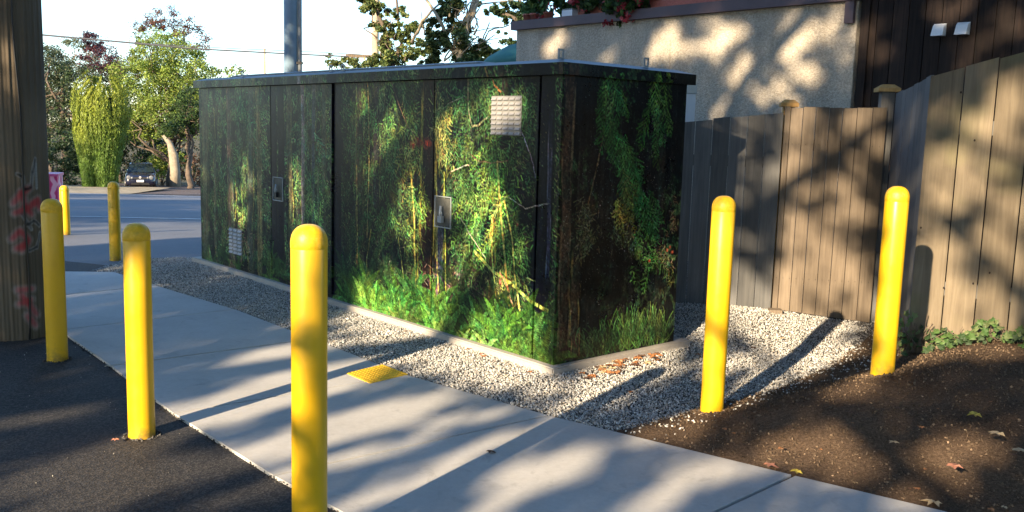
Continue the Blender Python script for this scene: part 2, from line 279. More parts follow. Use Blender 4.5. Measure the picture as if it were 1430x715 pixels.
# pavement edges (left and right) and its joints
PL = [(-5.30, 8.98), (-4.15, 7.62), (-3.27, 6.52), (-2.49, 5.59), (-1.76, 4.68), (-1.02, 3.86), (.05, 2.82), (1.20, 1.86), (2.9, .6), (4.9, -.6)]
PR = [(-4.02, 9.14), (-3.32, 8.44), (-2.28, 7.44), (-1.42, 6.47), (-.64, 5.57), (.22, 4.83), (1.32, 4.04), (2.42, 3.28), (4.0, 2.2), (6.0, .9)]
# heights of the gravel yard and the soil bank
SB = [(.40, 4.50), (.68, 4.68), (1.08, 5.02), (1.24, 5.14), (1.73, 5.56), (2.20, 6.10), (2.62, 6.75), (2.80, 7.2), (2.82, 7.9)]
def sb_x(y): return np.interp(y, [b for a, b in SB], [a for a, b in SB])
def Gz(x, y):
    x = np.asarray(x, float); y = np.asarray(y, float)
    return .012+.13*sstep(6.4, 7.6, y)*sstep(.8, 1.5, x)*(1-.55*sstep(1.8, 2.9, x))
def Sz(x, y):
    x = np.asarray(x, float); y = np.asarray(y, float)
    d = (x-sb_x(y))*.75                                  # metres to the right of the gravel's edge
    side = sstep(0, .5, y-(4.72-.67*(x-.5)))             # rises from the pavement's edge
    z = -.02+.06*sstep(-.12, .10, d)+.27*sstep(.0, 1.05, d)*sstep(3.6, 6.0, y+.55*x-.35)*side+.03*sstep(1., 3., d)
    dp = (y-np.interp(x, [p[0] for p in PR], [p[1] for p in PR]))*.83; k = sstep(.01, .16, dp); return .004*(1-k)+z*k
def grid_sheet(name, x0, x1, y0, y1, step, zf, mat, keep, rough=0., **kw):
    nx = int((x1-x0)/step)+1; ny = int((y1-y0)/step)+1
    X, Y = np.meshgrid(np.linspace(x0, x1, nx), np.linspace(y0, y1, ny)); Z = zf(X, Y)
    if rough: Z = Z+sum(np.sin(X*a+ph)*np.sin(Y*b+ph*2)*rough*k for a, b, ph, k in ((9, 11, 1, .5), (23, 19, 2, .3), (41, 37, 3, .2), (67, 71, 5, .12)))
    idx = np.arange(nx*ny).reshape(ny, nx); F = np.stack([idx[:-1, :-1], idx[:-1, 1:], idx[1:, 1:], idx[1:, :-1]], -1).reshape(-1, 4)
    cx = X.ravel()[F].mean(1); cy = Y.ravel()[F].mean(1); F = F[keep(cx, cy)]
    return mesh_np(name, np.stack([X, Y, Z], -1).reshape(-1, 3), F, mat, smooth=True, **kw)
side = bpy.data.objects.new('pavement', None); finish(side, kind='structure'); side['label'] = 'pale concrete pavement of wide slabs between the asphalt and the gravel'
for i in range(len(PL)-1):
    a, b, c, d = Vector(PL[i]), Vector(PR[i]), Vector(PR[i+1]), Vector(PL[i+1])
    g = .010 if i in (1, 3, 5, 6) else .006
    u1 = (a-d).normalized()*g; u2 = (b-c).normalized()*g
    q = [d+u1, c+u2, b-u2, a-u1]
    bm = bmesh.new(); top = prism(bm, [(p.x, p.y) for p in q], -.10, .016+random.uniform(-.001, .001))
    ins = bmesh.ops.inset_region(bm, faces=[top], thickness=.045, use_even_offset=True)
    ring = ins['faces']
    for f in ring: f.material_index = 1
    be = [e for e in bm.edges if len(e.link_faces) == 2 and abs(e.calc_face_angle(0)) > 1]
    bmesh.ops.bevel(bm, geom=[e for e in be if all(v.co.z > 0 for v in e.verts)], offset=.006, segments=2, affect='EDGES')
    bm_obj('concrete_slab', bm, [M['concrete'], M['trowel']], side)
# gravel yard
def right_of_pavement(x, y, off=0.):
    yr = np.interp(x, [p[0] for p in PR], [p[1] for p in PR]); return (y > yr-off)
def keep_gravel(x, y):
    return right_of_pavement(x, y, .10) & (x < 3.4) & (x > -4.3) & (y < 10.42+ (x+3.5)*.55) & (x < sb_x(y)+.45)
grid_sheet('gravel_yard', -4.4, 3.4, 3.9, 13, .05, lambda x, y: Gz(x, y)-.008, M['gravel'], keep_gravel, .006, kind='structure')
def keep_soil(x, y): return right_of_pavement(x, y, .12) & (x > sb_x(y)-.25) & (y < 8.2)
grid_sheet('soil_bed', .2, 9, 1.0, 8.2, .045, Sz, M['soil'], keep_soil, .008, kind='structure')
KC = Vector((.285, 5.745, 0)); DL = Vector((-.66, .7513, 0)).normalized(); DR = Vector((.7513, .66, 0)).normalized()
NL, NR = -DR, -DL
KL, KW = 5.57, 1.205
def in_kiosk(x, y, off=.05):
    rx = x-KC.x; ry = y-KC.y; a = rx*DL.x+ry*DL.y; b = rx*DR.x+ry*DR.y
    return (a > -off) & (a < KL+off) & (b > -off) & (b < KW+off)
def scatter(n, x0, x1, y0, y1, keep):
    P = np.zeros((0, 2))
    while len(P) < n:
        q = np.stack([rng.uniform(x0, x1, n), rng.uniform(y0, y1, n)], 1); P = np.concatenate([P, q[keep(q[:, 0], q[:, 1])]])
    return P[:n]
OCT = np.array([(1, 0, 0), (-1, 0, 0), (0, 1, 0), (0, -1, 0), (0, 0, 1), (0, 0, -1)], float)
OF = np.array([(0, 2, 4), (2, 1, 4), (1, 3, 4), (3, 0, 4), (2, 0, 5), (1, 2, 5), (3, 1, 5), (0, 3, 5)])
def pebbles(name, P, Z, s, mat, colf, flat=.65, **kw):
    n = len(P); B = OCT[None]*(1+rng.uniform(-.35, .35, (n, 6, 3)))+rng.uniform(-.22, .22, (n, 6, 3)); B = B*np.array([1, 1, flat])
    q = rng.normal(size=(n, 4)); q /= np.linalg.norm(q, axis=1, keepdims=True); a, b, c, d = q.T
    Rm = np.stack([1-2*(c*c+d*d), 2*(b*c-a*d), 2*(b*d+a*c), 2*(b*c+a*d), 1-2*(b*b+d*d), 2*(c*d-a*b), 2*(b*d-a*c), 2*(c*d+a*b), 1-2*(b*b+c*c)], -1).reshape(n, 3, 3)
    V = np.einsum('nij,nkj->nki', Rm, B)*np.asarray(s)[:, None, None]; V[:, :, 0] += P[:, 0, None]; V[:, :, 1] += P[:, 1, None]; V[:, :, 2] += np.asarray(Z)[:, None]
    F = (OF[None]+6*np.arange(n)[:, None, None]).reshape(-1, 3)
    return mesh_np(name, V.reshape(-1, 3), F, mat, col=np.repeat(colf(n), 6, 0), kind='stuff', **kw)
def greycol(n):
    v = rng.choice([.16, .30, .43, .54, .68], n, p=[.08, .20, .32, .27, .13])*rng.uniform(.85, 1.15, n)
    t = np.where(rng.random(n)[:, None] < .12, np.array([[1.12, .98, .80]]), np.array([[1.0, .99, .95]])); return v[:, None]*t
kg = lambda x, y: right_of_pavement(x, y, -.015) & keep_gravel(x, y) & ~in_kiosk(x, y, .0) & (x < sb_x(y)+.02+.05*np.sin(x*9)+.03*np.sin(y*23)) & (y < 8.0+ .9*(x < 0)*2.5)
P = scatter(100000, -4.2, 3.0, 4.2, 10.4, kg)
pebbles('gravel', P, Gz(P[:, 0], P[:, 1])+rng.uniform(-.004, .008, len(P)), rng.uniform(.0035, .0078, len(P)), M['stone'], greycol, label='loose pale crushed stone lying between pavement, cabinet and fence')
P = scatter(700, .3, 3.4, 4.0, 7.6, lambda x, y: right_of_pavement(x, y, -.02) & (np.abs(x-sb_x(y)-.1) < .22+.2*rng.random(x.shape)))
pebbles('strewn_gravel', P, np.maximum(Sz(P[:, 0], P[:, 1]), Gz(P[:, 0], P[:, 1]))+.004, rng.uniform(.004, .010, len(P)), M['stone'], greycol, label='stray stones spilled on to the edge of the soil')
def chipcol(n):
    v = rng.choice([.06, .10, .15, .24], n, p=[.40, .38, .20, .02])*rng.uniform(.8, 1.2, n); return v[:, None]*np.array([[1.25, .88, .58]])
ks = lambda x, y: right_of_pavement(x, y, -.02) & (x > sb_x(y)-.05) & (y < 7.2)
P = scatter(24000, .3, 4.4, 2.4, 7.2, ks)
pebbles('bark_mulch', P, Sz(P[:, 0], P[:, 1])+rng.uniform(0, .010, len(P)), rng.uniform(.0025, .0075, len(P)), M['chip'], chipcol, .35, label='dark crumbly soil and bark mulch on the bank')
P = scatter(130, -3.4, -.8, 2.6, 6.4, lambda x, y: ~right_of_pavement(x, y, 1.55))
pebbles('asphalt_grit', P, np.full(len(P), .003), rng.uniform(.0015, .0045, len(P)), M['stone'], lambda n: rng.uniform(.15, .45, n)[:, None]*np.array([[1, .95, .85]]), .5, label='pale grit and crumbs strewn over the dark asphalt')
pl_ = np.array(PL[1:7]); seg = rng.integers(0, len(pl_)-1, 1300); tt = rng.random((1300, 1)); P = pl_[seg]*(1-tt)+pl_[seg+1]*tt; dirn = pl_[seg+1]-pl_[seg]; nn_ = np.stack([dirn[:, 1], -dirn[:, 0]], 1)/np.hypot(*dirn.T)[:, None]
nn_ = np.where((nn_[:, :1] > 0), -nn_, nn_); P = P+nn_*(rng.normal(0, .010, (1300, 1))-.004+.010*np.sin(P[:, :1]*17)+.007*np.sin(P[:, 1:]*41))
pebbles('asphalt_crumbs', P, np.full(1300, .005)+rng.uniform(-.004, .006, 1300), rng.uniform(.002, .0065, 1300), M['stone'], lambda n: rng.uniform(.02, .07, n)[:, None]*np.array([[1, .98, .97]]), .6, label='ragged crumbs of black asphalt along the left edge of the pavement')
def ring_(cx, cy, n, r0, r1): a = rng.uniform(0, 6.28, n); r = rng.uniform(r0, r1, n)**1.0; return np.stack([cx+r*np.cos(a), cy+r*np.sin(a)], 1)
P = np.concatenate([ring_(-2.905, 5.747, 90, .060, .085), ring_(-1.804, 4.365, 110, .060, .09)])
pebbles('foot_crumbs', P, np.full(len(P), .002), rng.uniform(.003, .010, len(P)), M['stone'], lambda n: rng.uniform(.03, .14, n)[:, None]*np.array([[1, .95, .9]]), .6, label='crumbled asphalt round the feet of the two left bollards')
P = np.concatenate([ring_(1.118, 4.867, 150, .058, .12), ring_(2.076, 4.97, 130, .058, .11)])
pebbles('foot_soil', P, np.maximum(Sz(P[:, 0], P[:, 1]), .01)+.004, rng.uniform(.004, .013, len(P)), M['chip'], chipcol, .6, label='clods of soil heaped round the feet of the two right bollards')
# ------------------------------------------------------------------ yellow meter cover let into the pavement
p4 = [Vector(q) for q in ((-1.01, 5.56), (-.82, 5.79), (-.63, 5.575), (-.83, 5.35))]
ic = thing('meter_cover', (-.82, 5.57, .016), 'yellow ribbed access cover set in the pavement beside the gravel', 'access cover')
bm = bmesh.new(); prism(bm, [p4[3], p4[2], p4[1], p4[0]], .0, .0185); bm_obj('cover_plate', bm, M['yellow_iron'], ic, bevel=.002)
bm = bmesh.new(); ea = (p4[2]-p4[1]); eb = (p4[0]-p4[1]); e1 = ea.normalized(); e2 = eb.normalized(); la, lb = ea.length, eb.length
for i in range(11):
    for j in range(11):
        if (i-5)**2+(j-5)**2 > 60: continue
        c = p4[1]+ea*(i+.5)/11+eb*(j+.5)/11; r = .0075; q = [c+Vector((math.cos(t), math.sin(t)))*r for t in (0, 1.57, 3.14, 4.71)]
        prism(bm, [(v.x, v.y) for v in q], .0185, .0215)
bm_obj('cover_studs', bm, M['yellow_iron'], ic, kind='stuff')
bm = bmesh.new()
for (s, t) in ((0, 1), (1, 2), (2, 3), (3, 0)):
    a, b = p4[s], p4[t]; d = (b-a).normalized(); n = Vector((-d.y, d.x))*.011; cc = (p4[0]+p4[2])/2; n = n if (cc-a).dot(n) > 0 else -n
    prism(bm, [a+d*.0, b-d*.011, b-d*.011+n, a+d*.0+n], .0185, .0205)
bm_obj('cover_rim', bm, M['yellow_iron'], ic)
# ------------------------------------------------------------------ bollards
def bollard(x, y, z0, h, r, label, first=[None]):
    t = thing('bollard', (x, y, z0), label, 'bollard', 'yellow bollards round the cabinet')
    bm = bmesh.new(); lathe(bm, (x, y, z0), [(0, -.1), (r*1.02, -.1), (r*1.02, .0), (r, .02), (r*.995, h*.5), (r, h-.085), (r*.985, h-.082)], 40)
    bm_obj('sleeve', bm, M['yellow'], t, smooth=True)
    bm = bmesh.new(); pr = [(r*.985, h-.084), (r*1.01, h-.080)]+[(r*1.01*math.cos(a)**.8 if a < 1.5 else 0, h-.062+.062*math.sin(a)) for a in np.linspace(0, math.pi/2, 9)]
    lathe(bm, (x, y, z0), pr, 40, .004); bm_obj('dome_cap', bm, M['yellow_cap'], t, smooth=True)
    return t
bollard(-6.38, 13.0, -.12, .71, .0625, 'shortest yellow bollard out by the far street edge, partly hidden behind another')
bollard(-4.457, 10.2, -.03, .885, .0625, 'far yellow bollard standing alone on the dark apron where the pavement ends')
bollard(-2.905, 5.747, 0, 1.04, .063, 'yellow bollard close beside the big wooden utility pole')
bollard(-1.804, 4.365, 0, 1.058, .063, 'yellow bollard on the asphalt with sunlit shaft beside the pavement edge')
bollard(-.697, 3.12, 0, 1.211, .0625, 'nearest and widest yellow bollard, its foot below the picture edge')
bollard(1.118, 4.867, .0, 1.236, .0625, 'yellow bollard at the edge of gravel and soil before the cabinet end')
bollard(2.076, 4.97, float(Sz(2.076, 4.97)), 1.308-float(Sz(2.076, 4.97)), .0625, 'yellow bollard in the soil bank in front of the tall fence')
print('b6 ground', float(Sz(2.076, 4.97)), 'fence', float(Sz(2.7, 6.0)), float(Sz(3.2, 5.7)), 'b5', float(Sz(1.118, 4.867)), Gz(1.1,4.8))
# ------------------------------------------------------------------ the printed forest picture on the cabinet (flat print, drawn stroke by stroke)
RES = .003; CW, CHh = int(6.95/RES), int(2.06/RES)          # canvas: x to the right along both faces, y up
S0 = 5.65                                                    # canvas x 0 is 5.65 m left of the corner
img = np.zeros((CHh, CW, 3))
def vnoise(h, w_, cy, cx, seed, octv=5, pers=.55):
    r_ = np.random.default_rng(seed); out = np.zeros((h, w_)); amp = 1; tot = 0
    for o in range(octv):
        ny, nx = max(2, int(h/cy)+2), max(2, int(w_/cx)+2); g = r_.random((ny+1, nx+1))
        yy = np.linspace(0, ny-1.001, h); xx = np.linspace(0, nx-1.001, w_); y0 = yy.astype(int); x0 = xx.astype(int)
        fy = (yy-y0)[:, None]; fx = (xx-x0)[None]; fy = fy*fy*(3-2*fy); fx = fx*fx*(3-2*fx)
        out += amp*((g[y0][:, x0]*(1-fx)+g[y0][:, x0+1]*fx)*(1-fy)+(g[y0+1][:, x0]*(1-fx)+g[y0+1][:, x0+1]*fx)*fy)
        tot += amp; amp *= pers; cy = max(2, cy/2); cx = max(2, cx/2)
    return out/tot
def c_of(px, py):       # photograph point -> canvas metres, for things printed on the two faces
    d = ray(px, py); o = Vector((0, 0, CAM_H))
    for dr, n, sg in ((DL, NL, -1), (DR, NR, 1)):
        t = (KC-o).dot(n)/d.dot(n); p = o+d*t; s = (p-KC).dot(dr)
        if t > 0 and s >= -.001: 
            if sg == -1 or px > 770: return S0+sg*s, p.z
    return S0, p.z
def X(px, py=300): return c_of(px, py)[0]
def splat(P, col, wgt, soft=1.0, opa=1.0):
    """P (n,2) canvas metres; col (n,3)"""
    x = P[:, 0]/RES; y = P[:, 1]/RES; x0 = np.floor(x).astype(int); y0 = np.floor(y).astype(int); fx = x-x0; fy = y-y0
    bx0 = max(0, x0.min()); bx1 = min(CW-1, x0.max()+1); by0 = max(0, y0.min()); by1 = min(CHh-1, y0.max()+1)
    if bx1 <= bx0 or by1 <= by0: return
    W_ = bx1-bx0+1; H_ = by1-by0+1; A = np.zeros(W_*H_); Cc = np.zeros((W_*H_, 3))
    for dx, dy, ww in ((0, 0, (1-fx)*(1-fy)), (1, 0, fx*(1-fy)), (0, 1, (1-fx)*fy), (1, 1, fx*fy)):
        xi, yi = x0+dx-bx0, y0+dy-by0; ok = (xi >= 0) & (xi < W_) & (yi >= 0) & (yi < H_); k = (yi*W_+xi)[ok]; q = (ww*wgt)[ok]
        A += np.bincount(k, q, W_*H_)
        for c in range(3): Cc[:, c] += np.bincount(k, q*col[ok, c], W_*H_)
    a = ((1-np.exp(-A*soft))*opa).reshape(H_, W_, 1); cc = (Cc/np.maximum(A, 1e-6)[:, None]).reshape(H_, W_, 3); v = img[by0:by1+1, bx0:bx1+1]
    v[:] = v*(1-a)+cc*a
def strokes(P0, P1, w0, w1, col, soft=1.6, opa=1., bend=None):
    """many straight or bent tapered strokes at once"""
    L = np.hypot(*(P1-P0).T).max(); k = int(max(4, L/RES*1.3)); t = np.linspace(0, 1, k)[None, :, None]
    Q = P0[:, None]*(1-t)+P1[:, None]*t
    if bend is not None: Q = Q+bend[:, None]*(4*t*(1-t))
    wd = (np.asarray(w0)[:, None]*(1-t[..., 0])+np.asarray(w1)[:, None]*t[..., 0])
    m_ = int(max(1, np.max(wd)/RES/1.0)); out = []; 
    D = P1-P0; nrm = np.stack([-D[:, 1], D[:, 0]], 1)/np.maximum(np.hypot(*D.T), 1e-6)[:, None]
    for j in range(m_):
        o = ((j+.5)/m_-.5); out.append(Q+nrm[:, None]*(wd*o)[..., None])
    Q = np.concatenate(out, 1); Cc = np.repeat(col[:, None], Q.shape[1], 1)
    spacing = np.hypot(*(P1-P0).T)[:, None]/k/RES
    Wt = np.repeat(np.clip(spacing, .15, 1.2), Q.shape[1], 1)
    splat(Q.reshape(-1, 2), Cc.reshape(-1, 3), Wt.ravel(), soft, opa)
def jit(c, n, a=.25):
    c = np.asarray(c, float); return np.clip(c*(1+rng.normal(0, a, (n, 1)))*(1+rng.normal(0, a*.3, (n, 3))), 0, 1)
def blob(cx, cy, rx, ry, col, a, texture=None):
    yy, xx = np.mgrid[0:CHh, 0:CW]; x0 = max(0, int((cx-2.2*rx)/RES)); x1 = min(CW, int((cx+2.2*rx)/RES)); y0 = max(0, int((cy-2.2*ry)/RES)); y1 = min(CHh, int((cy+2.2*ry)/RES))
    if x1 <= x0 or y1 <= y0: return
    sl_ = np.s_[y0:y1, x0:x1]; d = ((xx[sl_]*RES-cx)/rx)**2+((yy[sl_]*RES-cy)/ry)**2; m_ = a*np.exp(-d*1.2)
    if texture is not None: m_ = m_*texture[sl_]
    img[sl_] = img[sl_]*(1-m_[..., None])+np.asarray(col)*m_[..., None]
n1 = vnoise(CHh, CW, 90, 60, 1); n2 = vnoise(CHh, CW, 260, 14, 2, 5, .6); n3 = vnoise(CHh, CW, 16, 12, 3, 4, .7); n4 = vnoise(CHh, CW, 200, 200, 4, 3)
sp = np.clip((n3-.47)*6, 0, 1)
img[:] = np.array([.0035, .0050, .0055])*(.5+n2[..., None]*1.1)
img += np.array([.026, .052, .018])*(np.clip(n1-.42, 0, 1)*3.4*sp)[..., None]
img += np.array([.010, .009, .007])*(np.clip(n2-.55, 0, 1)*4)[..., None]
CN = vnoise(CHh, CW, 50, 34, 31, 3, .7)
EDGE = [vnoise(CHh, 300, 60, 8, 50+i, 4) for i in range(6)]
def trunk(px, py0, py1, wpx, col, a=.85, edge=None, ew=.12):
    x, _ = c_of(px, (py0+py1)/2); xe, _ = c_of(px+wpx, (py0+py1)/2); wd = abs(xe-x); z0 = c_of(px, py1)[1]; z1 = c_of(px, py0)[1]
    i0 = max(0, int((x-wd-.1)/RES)); i1 = min(CW, int((x+wd+.1)/RES)); V_ = img[:, i0:i1]
    xs = np.arange(i0, i1)*RES; ys = np.arange(CHh)*RES
    wob = np.interp(ys, np.linspace(0, 2.1, 14), np.cumsum(rng.normal(0, .006, 14)))
    d = (xs[None]-x-wob[:, None])/wd; m_ = np.clip(1.15-np.abs(d)*2, 0, .35)/.35*a; m_ = m_*(np.clip((ys-z0)/.12, 0, 1)*np.clip((z1-ys)/.45, 0, 1) if z1 < 1.85 else np.clip((ys-z0)/.1, 0, 1))[:, None]*np.clip(.55+1.2*CN[:, i0:i1], .5, 1.2)
    tone = (.45+1.1*n2[:, i0:i1])*(1-.5*np.clip(d+.2, 0, 1))
    V_[:] = V_*(1-m_[..., None])+np.asarray(col)*tone[..., None]*m_[..., None]
    if edge is not None:
        for sgn in (-1, 1):
            ed = np.resize(EDGE[random.randrange(6)], (CHh, 300))[:, np.arange(i1-i0) % 300]
            me_ = np.exp(-((d-sgn*.5)/ew)**2)*(np.clip((ys-z0)/.1, 0, 1)*np.clip((z1-ys)/.2, 0, 1))[:, None]*np.clip((ed-.42)*6, 0, 1)*.8
            V_[:] = V_*(1-me_[..., None])+np.asarray(edge)*me_[..., None]
def foliage(px, py, rpx, rpy, n, col, ln=.05, ang=-1.2, spread=.7, a=.35, opa=.9, wd=.0045):
    cx, cy = c_of(px, py); x1, _ = c_of(px+rpx*.7, py); _, y1 = c_of(px, py-rpy); rx = abs(x1-cx)/.7; ry = abs(y1-cy)
    for ps in range(4):
        n_ = int(n*.16); ln_ = ln*(.8+.15*ps); k_ = (.35, .7, 1.2, 1.9)[ps]
        P = rng.normal(0, .5, (n_, 2))*[rx, ry]+[cx, cy]; P = P[vnoise_at(P) > .40+.03*ps]; n_ = len(P)
        if n_ < 3: continue
        th = rng.normal(ang, spread, n_); l = ln_*rng.uniform(.4, 1.3, n_)
        strokes(P, P+np.stack([np.cos(th), np.sin(th)], 1)*l[:, None], np.full(n_, wd*1.3), np.full(n_, .002), jit(np.asarray(col)*k_, n_, a), 1.3, opa)
def vnoise_at(P): return CN[np.clip((P[:, 1]/RES).astype(int), 0, CHh-1), np.clip((P[:, 0]/RES).astype(int), 0, CW-1)]
def spray(px, py, ang, ln, col, side=.45, dens=1., opa=1.):
    """one drooping cedar or hemlock spray: a stem with leaflets that hang forward"""
    cx, cy = c_of(px, py); k = int(13*dens*ln/.3); t = np.linspace(.04, 1, k); sag = -.18*ln*t**2
    sx = cx+math.cos(ang)*ln*t; sy = cy+math.sin(ang)*ln*t+sag
    P0 = []; P1 = []
    for sg in (-1, 1):
        ll = ln*side*(np.sin(np.pi*np.clip(t*.9+.08, 0, 1))**.8)*rng.uniform(.6, 1.1, k)
        th = ang+sg*rng.uniform(.5, .95, k)-.25; P0.append(np.stack([sx, sy], 1)); P1.append(np.stack([sx+np.cos(th)*ll, sy+np.sin(th)*ll-.12*ll], 1))
    P0 = np.concatenate(P0); P1 = np.concatenate(P1); n = len(P0)
    strokes(P0, P1, np.full(n, .008), np.full(n, .003), jit(col, n, .45), 1.3, opa)
    # tiny side leaflets for a feathery edge
    q = rng.random((n*4, 1)); i = rng.integers(0, n, n*4); B = P0[i]*(1-q)+P1[i]*q; th = np.arctan2((P1-P0)[i, 1], (P1-P0)[i, 0])+rng.choice([-.7, .7], n*4)
    l = .018*rng.uniform(.5, 1.3, n*4); strokes(B, B+np.stack([np.cos(th), np.sin(th)], 1)*l[:, None], np.full(n*4, .004), np.full(n*4, .0015), jit(np.asarray(col)*1.15, n*4, .35), 1., opa)
def fern(x, y, ang, ln, col):
    k = int(ln/.011); t = np.linspace(.06, 1, k); sg0 = -1 if math.cos(ang) > 0 else 1
    th0 = ang+sg0*(.35+.9*abs(math.cos(ang))+rng.normal(0, .15))*t**1.3; sx = x+np.cumsum(np.cos(th0))*ln/k; sy = y+np.cumsum(np.sin(th0))*ln/k
    P0 = []; P1 = []
    for sg in (-1, 1):
        ll = ln*.15*(np.minimum(1, t*6)*(1-t)**.6+.04)*rng.uniform(.85, 1.1, k); th = th0+sg*1.15
        P0.append(np.stack([sx, sy], 1)); P1.append(np.stack([sx+np.cos(th)*ll, sy+np.sin(th)*ll], 1))
    P0 = np.concatenate(P0); P1 = np.concatenate(P1); n = len(P0)
    return P0, P1, np.clip(np.asarray(col)*rng.uniform(.75, 1.2, (n, 1)), 0, 1)
def ferns(n, px0, px1, zlo, zhi, col, l0=.22, l1=.36):
    """n crowns, each a fan of arching fronds, back rows first"""
    for i in range(n):
        x, _ = c_of(rng.uniform(px0, px1), 440); z = zhi-(zhi-zlo)*i/n+rng.normal(0, .02); L0 = rng.uniform(l0, l1); tone = np.asarray(col)*rng.uniform(.45, 1.2)*(.45+.65*i/n)*[rng.uniform(.8, 1.3), 1, rng.uniform(.6, 1.2)]
        for an in rng.permutation(np.linspace(.25, math.pi-.25, 7))+rng.normal(0, .12, 7):
            a, b, c = fern(x, z, an, L0*rng.uniform(.75, 1.1), tone*rng.uniform(.55, 1.35))
            strokes(a-[0, .008], b-[0, .008], np.full(len(a), .010), np.full(len(a), .008), c*.08, 1.5, .75)
            strokes(a, b, np.full(len(a), .006), np.full(len(a), .003), c, 1.5, 1.)
def vine(pts, wd, col, opa=.9, a=.3):
    Q = np.array([c_of(*p) for p in pts]); t = np.linspace(0, 1, len(Q)); tt = np.linspace(0, 1, 60); 
    R_ = np.stack([np.interp(tt, t, Q[:, 0]), np.interp(tt, t, Q[:, 1])], 1)
    R_[1:-1] = (R_[:-2]+R_[1:-1]*2+R_[2:])/4; R_ += np.cumsum(rng.normal(0, .0012, R_.shape), 0)
    n = len(R_)-1; strokes(R_[:-1], R_[1:], np.full(n, wd), np.full(n, wd), jit(col, n, a), 2., opa)
def veil(xa, xb, ya, yb, n, cols, ln=.05):
    for ps, k_ in enumerate((.5, 1., 1.7)):
        m_ = n//(ps+1); P = np.stack([rng.uniform(xa, xb, m_), rng.uniform(ya, yb, m_)], 1); P = P[vnoise_at(P) > .42+.05*ps]; q = len(P); th = -1.35+rng.normal(0, .6, q)+.9*np.sin(P[:, 0]*5)
        c = np.asarray(cols)[rng.integers(0, len(cols), q)]*k_*rng.uniform(.5, 1.5, (q, 1)); l = ln*rng.uniform(.4, 1.2, q); strokes(P, P+np.stack([np.cos(th), np.sin(th)], 1)*l[:, None], np.full(q, .006), np.full(q, .002), c, 1.3, .9)
veil(.1, S0, .2, 2.0, 30000, [(.055, .13, .036), (.030, .085, .030), (.080, .115, .032), (.05, .042, .026)], .035)
# dim olive trunks of the left half
for px, wpx, col in ((288, 8, (.022, .024, .012)), (322, 5, (.028, .022, .015)), (350, 8, (.014, .018, .012)), (362, 5, (.035, .032, .013)), (408, 6, (.024, .024, .012)), (424, 5, (.036, .032, .034)), (441, 5, (.016, .02, .022)), (454, 6, (.018, .021, .012))):
    trunk(px, 100, 420, wpx, [q*2.0 for q in col], .85, (.06, .065, .02))
G1 = (.034, .080, .024); G2 = (.055, .125, .030); G3 = (.12, .26, .055); YG = (.20, .21, .05)
# left doors
for px, py, rx, ry, n, c in ((300, 300, 18, 60, 500, G1), (335, 200, 20, 70, 700, G1), (345, 170, 14, 40, 300, (.02, .10, .035)), (333, 280, 12, 50, 500, (.10, .17, .03)), (340, 330, 18, 22, 400, (.14, .08, .05)), (320, 355, 20, 14, 300, G2),
        (420, 330, 22, 50, 900, G1), (440, 300, 14, 40, 900, G2), (430, 250, 18, 50, 600, G1), (448, 310, 8, 40, 500, G3), (405, 380, 14, 25, 300, (.12, .09, .06)), (425, 190, 26, 50, 600, (.02, .07, .03)), (300, 200, 16, 60, 400, (.02, .045, .02))):
    foliage(px, py, rx, ry, n, c, .045, -1.1, 1.2)
for px, py in ((330, 240), (338, 255), (355, 235), (300, 150), (410, 250)): vine([(px, py), (px+2, py+40), (px-1, py+90)], .014, (.12, .13, .035), .6)
cluster_later = [(335, 150, 8, 14, 5), (350, 210, 8, 24, 6), (425, 160, 12, 20, 5), (440, 230, 8, 26, 6), (310, 230, 8, 26, 5), (452, 270, 6, 20, 6), (430, 300, 10, 14, 6)]
for px in (386, 394): trunk(px, 100, 430, 9, (.004, .005, .007), .96)
trunk(471, 100, 440, 14, (.003, .004, .008), .98)
# middle doors: trunks, hanging cedar, vines
trunk(505, 100, 470, 11, (.03, .024, .016), .85, (.13, .12, .04)); trunk(529, 100, 300, 9, (.02, .018, .02), .8, (.10, .11, .04)); trunk(548, 200, 460, 8, (.025, .02, .014), .7)
trunk(598, 100, 500, 20, (.020, .014, .010), .92, (.28, .25, .04), .09); trunk(615, 240, 490, 10, (.045, .05, .07), .75, (.24, .23, .04))
trunk(655, 380, 470, 10, (.03, .02, .016), .6); trunk(690, 240, 470, 8, (.14, .10, .03), .65, (.34, .30, .05)); trunk(702, 110, 230, 9, (.03, .022, .014), .8)
trunk(757, 95, 512, 26, (.005, .006, .010), .9); trunk(768, 150, 400, 5, (.03, .03, .055), .7, (.10, .10, .14)); trunk(640, 390, 480, 9, (.012, .012, .012), .7)
dark = [(490, 300, 12, 90), (560, 330, 26, 60), (650, 170, 24, 60), (590, 250, 12, 40), (660, 420, 30, 22), (735, 200, 10, 90), (735, 380, 12, 60), (540, 400, 20, 20)]
for px, py, rx, ry in dark:
    cx, cy = c_of(px, py); x1 = c_of(px+rx, py)[0]; blob(cx, cy, abs(x1-cx), ry*.0046, (.006, .009, .010), .45)
